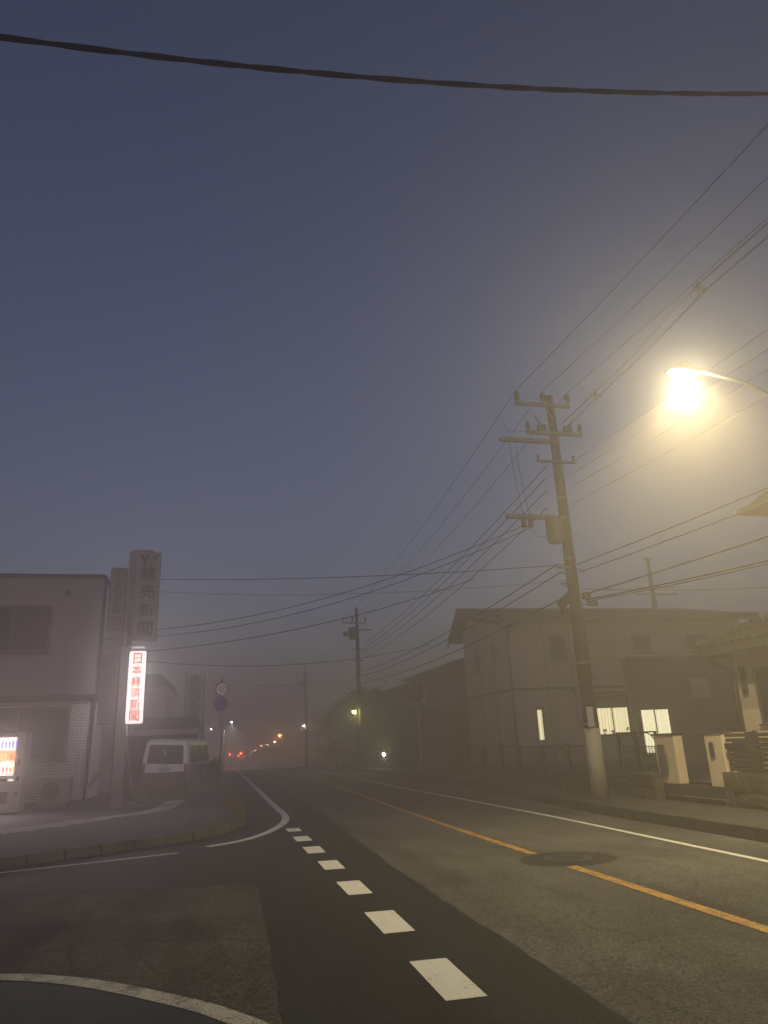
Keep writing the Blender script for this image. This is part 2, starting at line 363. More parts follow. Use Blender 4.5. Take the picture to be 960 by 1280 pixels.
FONT = None
def lettering(txt, size, mat, parent, loc, rot=(R(90), 0, 0), name='lettering', spacing=1.0, bold=0.0, sx=1.0, depth=0.004):
    cu = bpy.data.curves.new('glyphs', 'FONT'); cu.body = txt; cu.size = size; cu.align_x = 'CENTER'; cu.align_y = 'CENTER'
    cu.extrude = depth; cu.space_line = spacing; cu.offset = 0
    tmp = bpy.data.objects.new('glyphs', cu)
    me = bpy.data.meshes.new_from_object(tmp)
    bpy.data.objects.remove(tmp); bpy.data.curves.remove(cu)
    # fallback fonts can lack the requested alignment: centre and scale by bounds
    xs = [v.co.x for v in me.vertices]; ys = [v.co.y for v in me.vertices]
    cx, cy = (min(xs) + max(xs)) / 2, (min(ys) + max(ys)) / 2
    for v in me.vertices: v.co.x = (v.co.x - cx) * sx; v.co.y -= cy
    me.materials.clear(); me.materials.append(MAT[mat])
    ob = bpy.data.objects.new(name, me); COL.objects.link(ob)
    ob.location = loc; ob.rotation_euler = rot
    if parent: ob.parent = parent
    return ob
def column_text(txt, w, pitch, mat, parent, x, y, ztop, bold=0.0, hfac=1.0):
    """vertical writing: one mesh per sign, characters stacked downwards"""
    mb_v = []; mb_f = []
    for i, ch in enumerate(txt):
        if ch == ' ': continue
        cu = bpy.data.curves.new('glyphs', 'FONT'); cu.body = ch; cu.size = 1.0; cu.extrude = 0.004
        tmp = bpy.data.objects.new('glyphs', cu); me = bpy.data.meshes.new_from_object(tmp)
        bpy.data.objects.remove(tmp); bpy.data.curves.remove(cu)
        xs = [v.co.x for v in me.vertices]; ys = [v.co.y for v in me.vertices]
        cx, cy = (min(xs) + max(xs)) / 2, (min(ys) + max(ys)) / 2
        k = w / max(max(xs) - min(xs), (max(ys) - min(ys)) * 0.9)
        for j, (sx, sz) in enumerate([(0, 0)] if not bold else [(-bold, -bold), (bold, -bold), (bold, bold), (-bold, bold)]):   # overlaid strokes make the heavy weight
            n = len(mb_v)
            for v in me.vertices:
                mb_v.append((x + (v.co.x - cx + sx) * k, y - v.co.z - .0012 * j, ztop - pitch * (i + 0.5) + (v.co.y - cy + sz) * k * hfac))
            mb_f += [tuple(q + n for q in p.vertices) for p in me.polygons]
        bpy.data.meshes.remove(me)
    me = bpy.data.meshes.new('lettering'); me.from_pydata(mb_v, [], mb_f); me.materials.append(MAT[mat])
    ob = bpy.data.objects.new('lettering', me); COL.objects.link(ob); ob.parent = parent
    return ob

# ------------------------------------------------------------------ terrain, roads
def gz(y):
    if y < 52: return 0.0
    if y < 71: return -(y - 52) ** 2 * 0.0012
    if y < 160: return -0.433 - (y - 71) * 0.0456
    return -4.49
YS = [-30, -10, 0, 3, 6, 9, 12, 15, 18, 21, 24, 27, 30, 34, 38, 42, 46, 50, 52] + list(range(54, 76, 2)) + [80, 90, 100, 115, 130, 145, 160, 200]
def sheet(name, left, right, mat, z=0.0, ys=None, y0=-30, y1=200, closed_ok=True):
    """ground-following sheet between two edges given as functions or constants of y"""
    ys = [y for y in (ys or YS) if y0 < y < y1]; ys = [y0] + ys + [y1]
    L = left if callable(left) else (lambda y: left); Rr = right if callable(right) else (lambda y: right)
    v = []; f = []
    for y in ys:
        v += [(L(y), y, gz(y) + z), (Rr(y), y, gz(y) + z)]
    for i in range(len(ys) - 1): f.append((2 * i, 2 * i + 1, 2 * i + 3, 2 * i + 2))
    b = MB(); b.add(v, f)
    return b.build(name, mat)
def interp(pts):
    def fn(y):
        if y <= pts[0][0]: return pts[0][1]
        for (a, b), (c, d) in zip(pts, pts[1:]):
            if y <= c: return b + (d - b) * (y - a) / (c - a)
        return pts[-1][1]
    return fn
def flat(name, poly, z, mat):
    n = len(poly); b = MB(); b.add([(x, y, gz(y) + z) for x, y in poly], [tuple(range(n))]); return b.build(name, mat)
def ribbon(name, path, w, z, mat):
    """painted line of width w along path"""
    v = []; f = []; P = [Vector((x, y, 0)) for x, y in path]
    for i, p in enumerate(P):
        d = (P[min(i + 1, len(P) - 1)] - P[max(0, i - 1)]).normalized(); nrm = Vector((-d.y, d.x, 0))
        for s in (-.5, .5):
            q = p + nrm * w * s; v.append((q.x, q.y, gz(q.y) + z))
    for i in range(len(P) - 1): f.append((2 * i, 2 * i + 1, 2 * i + 3, 2 * i + 2))
    return MB().add(v, f).build(name, mat)
def smooth_path(pts, n=8):
    out = []
    P = [Vector((p[0], p[1], 0)) for p in pts]
    for i in range(len(P) - 1):
        a, b, c, d = P[max(0, i - 1)], P[i], P[i + 1], P[min(len(P) - 1, i + 2)]
        for k in range(n):
            t = k / n
            q = 0.5 * ((2 * b) + (c - a) * t + (2 * a - 5 * b + 4 * c - d) * t * t + (3 * b - a - 3 * c + d) * t ** 3)
            out.append((q.x, q.y))
    out.append((P[-1].x, P[-1].y)); return out

# ground to the horizon
gv = []; gf = []
gys = [-200] + YS + [320]; gxs = [-260, -40, -12, 0, 12, 40, 260]
for y in gys:
    for x in gxs: gv.append((x, y, gz(y) - 0.012))
nx = len(gxs)
for i in range(len(gys) - 1):
    for j in range(nx - 1): gf.append((i * nx + j, i * nx + j + 1, (i + 1) * nx + j + 1, (i + 1) * nx + j))
struct(MB().add(gv, gf).build('ground', 'ground'))

# the kerb line of the left corner, from the side road round to the main road
KL = [(-14, 7.2), (-9.0, 9.6), (-6.0, 11.2), (-3.02, 12.89), (-2.19, 13.43), (-1.27, 14.05), (-0.57, 14.52), (0.13, 15.15), (0.62, 16.2), (0.86, 17.4), (0.95, 20.3), (0.98, 24), (1.0, 30), (1.0, 60)]
kerbR = interp([(-30, 7.6), (9, 7.75), (14, 7.75), (20, 8.25), (27, 8.6), (60, 8.6), (200, 13)])
_seam = interp([(-30, 2.35), (10, 2.43), (20, 2.75), (60, 3.0), (200, 8)])
def seamR(y): return _seam(y) + .008 * math.sin(y * 2.3) + .008 * math.sin(y * 5.1 + 1) + .008 * math.sin(y * 11.7)
struct(sheet('road', 2.4 if False else (lambda y: -14 if y < 16 else 0.6 + max(0, y - 80) * .02), kerbR, 'road_old', 0.0))
# fresh dark strip along the main road and across the side road's mouth
struct(sheet('asphalt_strip', lambda y: 0.45, seamR, 'road_new', 0.004, y0=-5, y1=200, ys=[q * .2 for q in range(-24, 200)] + YS[15:]))
struct(flat('side_road_strip', [(-14, 5.9), (-9, 7.7), (-5, 9.6), (-2.38, 10.29), (0.63, 9.85), (0.63, 17.0), (-14, 17)], 0.0065, 'road_new'))
struct(flat('old_asphalt_patch', [(-8, 3), *[(0.42 + (q - 3) * .031 + random.uniform(-.012, .012), q) for q in [3 + .22 * k for k in range(31)]], *[(.60 - k * .12, 9.84 + k * .017 + random.uniform(-.015, .015)) for k in range(25)], (-5, 9.55), (-8, 8.1)], 0.009, 'road_side'))
# darker asphalt inside the near corner line
arcN = smooth_path([(-4.2, 6.9), (-3.0, 7.0), (-2.2, 6.95), (-1.5, 6.75), (-1.19, 6.6), (-.87, 6.38), (-.56, 6.1), (-.27, 5.8), (0.0, 5.5), (0.2, 5.22), (0.42, 4.85), (0.62, 4.4)], 6)
struct(flat('dark_asphalt', [(-8, 3.1)] + [(0.40, 3.1), (0.42, 4.7)] + [p for p in reversed(arcN) if p[0] < 0.3] + [(-8, 6.6)], 0.013, 'road_dark'))
# markings
for k, (x0, y0, x1, y1) in enumerate([(1.52, 5.06, 1.80, 5.95), (1.53, 6.84, 1.81, 7.69), (1.54, 8.6, 1.81, 9.42), (1.55, 10.36, 1.82, 11.12), (1.53, 11.96, 1.80, 12.72), (1.53, 13.5, 1.80, 14.2), (1.54, 15.05, 1.80, 15.65)]):
    struct(flat('road_dash', [(x0, y0), (x1, y0 - .01), (x1 + .01, y1), (x0, y1 + .02)], 0.008, 'white_new'))
struct(flat('road_dash', [(1.51, 3.3), (1.80, 3.3), (1.80, 4.18), (1.51, 4.19)], 0.008, 'white_new'))
arcF = smooth_path([(0.02, 13.68), (0.58, 14.15), (1.07, 15.0), (1.50, 16.3), (1.74, 17.6), (1.83, 19.2), (1.82, 21.0), (1.88, 28.7), (1.98, 42), (2.09, 57), (2.3, 75), (2.9, 100)], 8)
struct(ribbon('white_corner_line', arcF, 0.17, 0.0125, 'white'))
struct(ribbon('white_side_line', [(-9, 9.2), (-6.2, 11.0), (-4.4, 12.0), (-2.92, 12.46), (-1.6, 12.83), (-0.45, 13.17)], 0.09, 0.0105, 'white'))
struct(ribbon('white_near_arc', arcN, 0.16, 0.016, 'white_worn'))
struct(ribbon('orange_centre_line', [(4.49, -8), (4.49, 9.12)], 0.15, 0.005, 'yellow'))
struct(ribbon('orange_centre_line', [(4.49, 10.25), (4.49, 12), (4.52, 15), (4.62, 19.4), (4.79, 25.6), (5.05, 33), (5.3, 45), (5.4, 60)], 0.15, 0.005, 'yellow'))
struct(ribbon('white_edge_line', [(6.70, -8), (6.71, 8.3), (6.76, 11), (6.84, 14.2), (6.80, 20), (6.66, 28.6), (6.74, 36), (6.6, 46), (6.3, 60), (6.5, 80)], 0.11, 0.005, 'white'))
struct(ribbon('drain_joint', [(0.96, 19.6), (1.5, 19.75), (2.1, 19.7)], 0.34, 0.010, 'kerb'))
# manhole in a round dark patch that interrupts the centre line
mp = [(4.73 + math.cos(t * math.pi / 16) * .66 * (1 + .05 * math.sin(t * 3)), 9.66 + math.sin(t * math.pi / 16) * .56) for t in range(32)]
struct(flat('manhole_patch', mp, 0.005, 'road_patch'))
mh = thing('manhole_cover', 'round dark iron manhole cover in a dark patch breaking the orange line', 'manhole cover', (4.73, 9.7, 0.0))
MB().ring((0, 0, 0), .27, .33, .009, 'z').build('rim', 'trim', mh)
ld = MB().disc((0, 0, 0), .268, .008, 'z', 24)
for i in range(-3, 4):
    for j in range(-3, 4):
        if i * i + j * j < 11: ld.box((i * .065 - .02, j * .065 - .02, .008), (i * .065 + .02, j * .065 + .02, .011))
ld.build('lid', 'trim', mh)

# ---- pavements
pavL = smooth_path(KL, 5)
struct(MB().prism([(x - 0.12 if x > 0.3 else x - .02, y + (0.12 if x < 0.3 else 0.0)) for x, y in pavL] + [(-6, 60), (-14, 60)], (-0.008, 0.15), 'z').build('left_pavement', 'pave'))
struct(sheet('right_pavement', lambda y: kerbR(y) + .15, lambda y: kerbR(y) + 1.9 if y < 60 else kerbR(y) + 1.4, 'pave', 0.18))
struct(sheet('left_verge', lambda y: -12, lambda y: 1.0 + max(0, y - 80) * .02, 'ground', 0.14, y0=60.02, y1=200))
struct(MB().box((9.55, -6, -.008), (40, 36, 0.47)).build('garden_ground', 'ground'))
# kerb stones, each its own block
def resample(path, step):
    P = [Vector((a, b, 0)) for a, b in path]; out = [P[0]]; acc = 0
    for a, b in zip(P, P[1:]):
        L = (b - a).length; d = step - acc
        while d <= L:
            out.append(a + (b - a) * (d / L)); d += step
        acc = (acc + L) % step
    return out
leftkerb = thing('kerb', 'pale mossy kerb stones curving round the left corner by the signs', 'kerb'); leftkerb['kind'] = 'structure'; del leftkerb['category']; 
pts = resample(smooth_path(KL[1:], 10), 0.6)
for i, (a, b) in enumerate(zip(pts, pts[1:])):
    if a.y > 45: break
    d = (b - a).normalized(); n = Vector((-d.y, d.x, 0)); L = (b - a).length; g = 0.012
    h = 0.165 + random.uniform(-.01, .012)
    A = a + d * g; B = b - d * g; jit = random.uniform(-.012, .012)
    q = [A - n * jit, B - n * jit, B + n * .15, A + n * .15]
    mbk = MB().add([(p.x, p.y, -.006) for p in q] + [(p.x + n.x * (.02 if k < 2 else 0), p.y + n.y * (.02 if k < 2 else 0), h) for k, p in enumerate(q)],
                   [(0, 1, 2, 3), (4, 5, 6, 7), (0, 1, 5, 4), (1, 2, 6, 5), (2, 3, 7, 6), (3, 0, 4, 7)])
    mbk.build('kerb_stone', 'kerb', leftkerb, bevel=0.012)
rightkerb = thing('kerb', 'dark kerb stones along the right edge of the main road', 'kerb'); rightkerb['kind'] = 'structure'; del rightkerb['category']
y = -4.0
while y < 52:
    x0, x1 = kerbR(y), kerbR(y + .6); j = random.uniform(-.006, .006); h = .188 + random.uniform(-.006, .006)
    MB().add([(x0 + j, y + .006, -.006), (x0 + .15, y + .006, -.006), (x1 + .15, y + .594, -.006), (x1 + j, y + .594, -.006),
              (x0 + j + .02, y + .006, h), (x0 + .15, y + .006, h), (x1 + .15, y + .594, h), (x1 + j + .02, y + .594, h)],
             [(0, 1, 2, 3), (4, 5, 6, 7), (0, 1, 5, 4), (1, 2, 6, 5), (2, 3, 7, 6), (3, 0, 4, 7)]).build('kerb_stone', 'kerb_dark', rightkerb, bevel=0.01)
    y += 0.6
# light band of ribbed paving along the shop forecourt
band = MB(); P = resample(smooth_path([(-12, 13.4), (-7, 15.3), (-4.15, 17.2), (-3.25, 17.95), (-2.33, 19.2), (-1.36, 20.3), (-1.05, 22.2), (-0.95, 24.2)], 10), 0.16)
for a, b in zip(P, P[1:]):
    d = (b - a).normalized(); n = Vector((-d.y, d.x, 0)); w = .95 if a.x < -2.6 else .55
    A = a + d * .02; B = b - d * .02; z0, z1 = .149, .163 + random.uniform(-.003, .003)
    q = [A - n * w * .5, B - n * w * .5, B + n * w * .5, A + n * w * .5]
    band.add([(p.x, p.y, z0) for p in q] + [(p.x, p.y, z1) for p in q], [(0, 1, 2, 3), (4, 5, 6, 7), (0, 1, 5, 4), (1, 2, 6, 5), (2, 3, 7, 6), (3, 0, 4, 7)])
bo = stuff(band.build('paving_band', 'tile_strip'))
# dry weeds on the corner kerb
wd = MB()
for i in range(900):
    t = random.random(); y = 16.2 + t * 8.5; x = 0.70 - abs(random.gauss(0, .16)) + .12 * min(1, (y - 16) / 2); h = random.uniform(.05, .22); a = random.uniform(0, 6.28)
    dx, dy = math.cos(a) * .012, math.sin(a) * .012; lx, ly = random.gauss(0, .06), random.gauss(0, .06)
    wd.add([(x - dx, y - dy, .148), (x + dx, y + dy, .148), (x + lx, y + ly, .148 + h)], [(0, 1, 2)])
stuff(wd.build('weeds', 'weed'))

lt = MB()
for i in range(90):
    x, y = random.choice(((random.uniform(-3, .5), random.uniform(6.2, 9.6)), (random.uniform(7.0, 7.7), random.uniform(7, 16)), (random.uniform(2.8, 6.5), random.uniform(5, 12)), (random.uniform(-2.5, .6), random.uniform(13.4, 15.2))))
    s_ = random.uniform(.012, .03); a = random.uniform(0, 6.28); u = Vector((math.cos(a), math.sin(a), .15)) * s_; w = Vector((-math.sin(a), math.cos(a), .1)) * s_ * .5; p = Vector((x, y, .024))
    lt.add([p - u, p + w, p + u, p - w], [(0, 1, 2, 3)])
stuff(lt.build('leaf_litter', 'weed'))

# ------------------------------------------------------------------ windows
def window(parent, axis, at, u0, u1, z0, z1, n=2, lit=None, depth=0.06, fr=0.05, blind=False, name='window', label=None, ins=0.05):
    """window on a wall whose outward side faces -axis, at coordinate `at`; the frame is proud and the pane set back inside it"""
    f = MB()
    def bx(b, ua, ub, za, zb, d0, d1):
        if axis == 'y': b.box((ua, at + d0, za), (ub, at + d1, zb))
        else: b.box((at + d0, ua, za), (at + d1, ub, zb))
    bx(f, u0, u0 + fr, z0, z1, -depth, ins); bx(f, u1 - fr, u1, z0, z1, -depth, ins)
    bx(f, u0 + fr, u1 - fr, z0, z0 + fr, -depth, ins); bx(f, u0 + fr, u1 - fr, z1 - fr, z1, -depth, ins)
    for i in range(1, n):
        u = u0 + (u1 - u0) * i / n; bx(f, u - fr * .55, u + fr * .55, z0 + fr, z1 - fr, -depth * .8, ins)
    fo = f.build(name, 'alu', parent, label=label)
    for i in range(n):
        a = u0 + (u1 - u0) * i / n + (fr if i == 0 else fr * .55); b_ = u0 + (u1 - u0) * (i + 1) / n - (fr if i == n - 1 else fr * .55)
        p = MB(); bx(p, a, b_, z0 + fr, z1 - fr, -.018 - .004 * (i % 2), ins * .5)
        p.build('pane', lit or ('blind' if blind and i % 2 else 'glass'), fo)
    s = MB(); bx(s, u0 - .04, u1 + .04, z0 - .05, z0 - .002, -depth - .05, ins); s.build('sill', 'alu', fo)
    return fo

# ------------------------------------------------------------------ left shop building
sb = thing('shop_building', 'two storey grey shop building with flat roof and white tiled ground floor', 'building', (-3.5, 24, 0.14))
def L(x, y, z): return (x + 3.5, y - 24, z - .14)
MB().box(L(-15, 24.0, 3.36), L(-3.5, 33, 7.0)).build('upper_wall', 'stucco', sb)
MB().box(L(-15, 24.35, .32), L(-3.56, 33, 3.2)).build('tiled_wall', 'tiles', sb)
MB().box(L(-15, 24.30, .0), L(-3.52, 33, .32)).build('plinth', 'block', sb)
MB().box(L(-15.05, 23.93, 3.2), L(-3.44, 33.05, 3.36)).build('floor_band', 'fascia', sb, bevel=.01)
MB().box(L(-15.05, 23.94, 7.0), L(-3.44, 33.05, 7.13)).build('parapet_coping', 'trim', sb, bevel=.015)
MB().box(L(-15.02, 23.97, 6.86), L(-3.47, 24.0, 6.9)).build('flashing', 'grey_paint', sb)
window(sb, 'y', 0.0, -4.8, -1.43, 4.54, 5.97, n=3, blind=True, fr=.07)
window(sb, 'y', 0.35, -5.0, -.72, 1.34, 2.88, n=3, blind=True, fr=.07)
MB().tube([L(-3.42, 23.95, 6.95), L(-3.42, 23.95, 3.62), L(-3.52, 24.27, 3.1), L(-3.60, 24.27, .3)], .045, 8).build('downpipe', 'pipe', sb, smooth=True)
MB().box(L(-3.51, 24.25, 3.36), L(-3.43, 33, 6.9)).build('corner_panel', 'grey_paint', sb)
vt = MB().disc(L(-4.55, 23.93, 6.52), .09, .06); vt.build('vent_cap', 'trim', sb)
window(sb, 'x', .06 if False else 0.0, 2.5, 4.0, 4.4, 5.6, n=2) if False else None

ac = thing('air_conditioner', 'outdoor air conditioner unit with round fan grille below the tiled wall', 'air conditioner', (-4.35, 23.95, .14))
MB().box((-.42, -.16, .12), (.42, .16, .82)).build('casing', 'sign_back', ac, bevel=.02)
g = MB()
for r in (.05, .11, .17, .23): g.ring((-.12, -.185, .47), r, r + .02, .012)
for k in range(8):
    t = k * math.pi / 8; g.box((-.125, -.18, .47), (-.115, -.172, .47)); g.tube([(-.12 - .25 * math.cos(t), -.178, .47 - .25 * math.sin(t)), (-.12 + .25 * math.cos(t), -.178, .47 + .25 * math.sin(t))], .006, 4)
g.build('fan_grille', 'black_steel', ac)
MB().disc((-.12, -.166, .47), .26, .004).build('fan_opening', 'vm_dark', ac)
for sx in (-.3, .3): MB().box((sx - .06, -.2, 0), (sx + .06, .2, .12)).build('foot', 'block', ac)
MB().tube([(.3, .05, .3), (.5, .1, .35), (.55, .2, .6), (.58, .28, 1.6)], .03, 6).build('pipe_cover', 'vm_body', ac)

# ---- vending machine
vm = thing('vending_machine', 'lit white drinks vending machine cut off by the left edge of the photo', 'vending machine', (-5.52, 22.6, .14))
x0, x1 = -.52, .52
MB().box((x0, 0, .04), (x1, .68, 2.14)).build('cabinet', 'vm_body', vm, bevel=.02)
MB().box((x0 + .02, .05, 0), (x1 - .02, .6, .04)).build('base', 'vm_dark', vm)
MB().box((x0 + .05, -.012, 1.0), (x1 - .22, -.001, 2.0)).build('display_panel', 'vm_lit', vm)
fr = MB()
for a, b in (((x0 + .03, -.05, .97), (x0 + .05, -.001, 2.03)), ((x1 - .22, -.05, .97), (x1 - .2, -.001, 2.03)), ((x0 + .05, -.05, 2.0), (x1 - .22, -.001, 2.03)), ((x0 + .05, -.05, .97), (x1 - .22, -.001, 1.0))): fr.box(a, b)
fr.build('display_frame', 'vm_body', vm)
for row, (z, mats) in enumerate(((1.72, ('vm_blue', 'vm_white', 'vm_blue', 'vm_blue')), (1.40, ('vm_orange', 'vm_orange', 'vm_red', 'vm_orange')), (1.08, ('vm_red', 'vm_white', 'vm_orange', 'vm_red')))):
    if row: MB().box((x0 + .06, -.02, z - .005), (x1 - .23, -.0125, z + .25)).build('row_backing', ('', 'vm_orange', 'vm_white')[row], vm)
    MB().box((x0 + .05, -.09, z - .03), (x1 - .22, -.013, z - .01)).build('shelf', 'vm_white' if row != 1 else 'vm_orange', vm)
    n = 9
    for k in range(n):
        cx = x0 + .1 + k * (x1 - x0 - .32) / (n - 1)
        h = (.2, .17, .15)[row] * random.uniform(.92, 1.08)
        MB().lathe([(.026, 0), (.028, .02), (.028, h * .75), (.014, h * .9), (.014, h)] if (k + row) % 3 else [(.024, 0), (.027, .01), (.027, h * .8), (.022, h * .85)], (cx, -.052, z - .008), 8).build('drink', mats[random.randrange(4)], vm, smooth=True)
    bt = MB()
    for k in range(n):
        cx = x0 + .1 + k * (x1 - x0 - .32) / (n - 1); bt.box((cx - .02, -.098, z - .062), (cx + .02, -.06, z - .04))
    bt.build('button_row', 'vm_dark', vm)['kind'] = 'stuff'
MB().box((x0 + .1, -.008, .28), (x1 - .32, 0.05, .58)).build('takeout_port', 'vm_dark', vm)
MB().box((x0 + .3, -.016, .85), (x0 + .7, -.002, .92)).build('panel_strip', 'vm_dark', vm)
MB().box((x1 - .36, -.02, .855), (x1 - .22, -.003, .90)).build('price_display', 'vm_white', vm)
MB().box((x1 - .15, -.02, 1.25), (x1 - .09, -.002, 1.42)).build('coin_slot', 'steel', vm)
MB().box((x1 - .15, -.02, .86), (x1 - .08, -.002, .96)).build('coin_return', 'vm_dark', vm)
MB().disc((x1 - .11, -.02, .52), .045, .018).build('lock', 'vm_dark', vm)
MB().box((x0 + .02, -.02, 2.05), (x1 - .2, -.002, 2.12)).build('header_panel', 'sign_white', vm)

# ---- sign tower with the newspaper boards
tw = thing('sign_tower', 'grey steel sign tower carrying stacked newspaper boards beside the shop', 'sign tower', (-2.48, 22.5, .14))
MB().box((-.15, -.15, 0), (.15, .15, 4.4)).build('column', 'grey_paint', tw, bevel=.01)
MB().box((-.10, -.10, 4.4), (.0, .10, 7.36)).build('upper_column', 'grey_paint', tw)
MB().box((.03, -.08, 4.4), (.09, .08, 7.4)).build('upper_column', 'grey_paint', tw)
for z in (2.25, 4.42, 4.66):
    MB().box((-.7, -.05, z), (.75 if z > 4.5 else .5, .05, z + .06)).build('crossbar', 'grey_paint', tw)
MB().tube([(.13, 0, 1.9), (.42, .0, .25)], .03, 6).build('brace', 'grey_paint', tw)
MB().box((.15, -.03, .08), (.5, .03, .14)).build('brace_foot', 'grey_paint', tw)
MB().tube([(-.14, .1, 1.5), (-.9, 1.2, .6)], .05, 6).build('stay', 'grey_paint', tw)
MB().box((-.02, -.02, 7.36), (.62, .02, 7.44)).build('top_rail', 'grey_paint', tw)
def rounded(x0, x1, z0, z1, r, n=5):
    out = []
    for cx, cz, a0 in ((x1 - r, z1 - r, 0), (x0 + r, z1 - r, 90), (x0 + r, z0 + r, 180), (x1 - r, z0 + r, 270)):
        for k in range(n + 1):
            t = R(a0 + 90 * k / n); out.append((cx + math.cos(t) * r, cz + math.sin(t) * r))
    return out
TX, TY, TZ = -2.48, 22.5, .14
# tall unlit board: red mark and four characters
p1 = MB().prism(rounded(-2.34 - TX, -1.64 - TX, 4.74 - TZ, 7.44 - TZ, .02), (-.30, -.06), 'y').build('sign_board', 'sign_white', tw, label='tall unlit white board with a red mark and four dark characters')
column_text('読売新聞', .40, .56, 'ink', p1, -1.97 - TX, -.302, 7.06 - TZ, bold=.012)
mk = MB()
mk.prism([(-2.25, 7.36), (-2.17, 7.36), (-2.11, 7.24), (-2.05, 7.36), (-1.97, 7.36), (-2.07, 7.16), (-2.07, 7.04), (-2.15, 7.04), (-2.15, 7.16)], (-.307, -.299), 'y')
mk.v = [(x - TX, y_, z - TZ) for x, y_, z in mk.v]; mk.build('letter_mark', 'red_ink', p1)
mk = MB().prism([(-1.88, 7.27), (-1.84, 7.30), (-1.80, 7.26), (-1.72, 7.38), (-1.70, 7.35), (-1.80, 7.19)], (-.307, -.299), 'y')
mk.v = [(x - TX, y_, z - TZ) for x, y_, z in mk.v]; mk.build('tick_mark', 'red_ink', p1)
# rounded unlit board with a ring emblem at each end
p2 = MB().prism(rounded(-3.06 - TX, -2.6 - TX, 5.08 - TZ, 6.96 - TZ, .09), (-.2, -.02), 'y').build('sign_board', 'sign_white', tw, label='narrow rounded unlit board with a round emblem at each end')
rim = MB(); q = rounded(-3.06 - TX, -2.6 - TX, 5.08 - TZ, 6.96 - TZ, .09); c0 = (-2.83 - TX, 6.02 - TZ)
q2 = [(c0[0] + (x - c0[0]) * .87, c0[1] + (z - c0[1]) * .968) for x, z in q]; n = len(q)
rim.add([(x, -.206, z) for x, z in q] + [(x, -.206, z) for x, z in q2] + [(x, -.198, z) for x, z in q] + [(x, -.198, z) for x, z in q2],
        [(i, (i + 1) % n, n + (i + 1) % n, n + i) for i in range(n)] + [(2 * n + i, 3 * n + i, 3 * n + (i + 1) % n, 2 * n + (i + 1) % n) for i in range(n)] + [(i, 2 * n + i, 2 * n + (i + 1) % n, (i + 1) % n) for i in range(n)] + [(n + i, n + (i + 1) % n, 3 * n + (i + 1) % n, 3 * n + i) for i in range(n)])
rim.build('board_rim', 'grey_ink', p2)
column_text('毎日新聞', .22, .245, 'grey_ink', p2, -2.83 - TX, -.202, 6.53 - TZ, bold=.01)
for zc in (6.74, 5.33):
    e = MB().ring((-2.83 - TX, -.208, zc - TZ), .125, .16, .008); e.box((-2.84 - TX, -.207, zc - .12 - TZ), (-2.82 - TX, -.2, zc + .12 - TZ)); e.box((-2.93 - TX, -.207, zc - .01 - TZ), (-2.73 - TX, -.2, zc + .01 - TZ)); e.box((-2.9 - TX, -.207, zc + .05 - TZ), (-2.76 - TX, -.2, zc + .07 - TZ))
    e.build('ring_emblem', 'grey_ink', p2)
# the lit board
p3 = MB().prism(rounded(-2.38 - TX, -1.87 - TX, 2.36 - TZ, 4.44 - TZ, .06), (-.32, -.17), 'y').build('sign_frame', 'grey_paint', tw, label='back-lit white board with six orange red characters')
MB().prism(rounded(-2.36 - TX, -1.89 - TX, 2.38 - TZ, 4.42 - TZ, .05), (-.335, -.322), 'y').build('lit_face', 'sign_lit', p3)
MB().prism(rounded(-2.36 - TX, -1.89 - TX, 2.38 - TZ, 4.42 - TZ, .05), (-.168, -.155), 'y').build('lit_face', 'sign_lit', p3)  # unseen rear face, added to throw light on the van and walls
column_text('日本経済新聞', .275, .322, 'sign_lit_ink', p3, -2.125 - TX, -.340, 4.37 - TZ, bold=.022)
# blank board on the left
p4 = MB().prism(rounded(-3.14 - TX, -2.64 - TX, 2.48 - TZ, 4.36 - TZ, .07), (-.22, -.02), 'y').build('sign_board', 'sign_back', tw, label='unlit board with faded writing left of the column')
column_text('折込広告', .16, .3, 'sign_back', p4, -2.82 - TX, -.224, 4.1 - TZ) if False else None
MB().tube([(-2.74 - TX, -.24, 4.16 - TZ), (-2.68 - TX, -.26, 4.16 - TZ), (-2.68 - TX, -.26, 2.75 - TZ), (-2.62 - TX, -.2, 2.6 - TZ)], .014, 6).build('conduit', 'sign_white', p4)
MB().box((-2.98 - TX, -.12, .4), (-2.66 - TX, .12, 2.26)).build('switch_cabinet', 'sign_back', tw, bevel=.02)

# low dark wall in front of the van
lw = thing('low_wall', 'low dark block wall in front of the silver van', 'wall', (-1.45, 24.6, .14))
for r_ in range(3):
    for k in range(4):
        MB().box((-.80 + k * .4 + .004, 0, .05 + r_ * .24 + .004), (-.40 + k * .4 - .004, .15, .05 + (r_ + 1) * .24 - .004)).build('block', 'siding_dark', lw, bevel=.006)
MB().box((-.82, -.02, .77), (.82, .17, .82)).build('cap', 'siding_dark', lw, bevel=.008)
MB().box((-.8, .0, -.02), (.8, .15, .05)).build('footing', 'block', lw)
pl = MB()
for i in range(6):
    x = random.uniform(-2.3, -1.0); yy = random.uniform(24.0, 24.5); s = random.uniform(.05, .13)
    tag(MB().lathe([(s * .6, 0), (s, s * .4), (s * .7, s * .9), (s * .2, s * 1.1)], (0, 0, 0), 7).build('stone', 'stone', loc=(x, yy, .145), rz=random.random() * 3), 'grey stone lying at the foot of the low dark wall', 'stone', 'loose stones by the low wall')

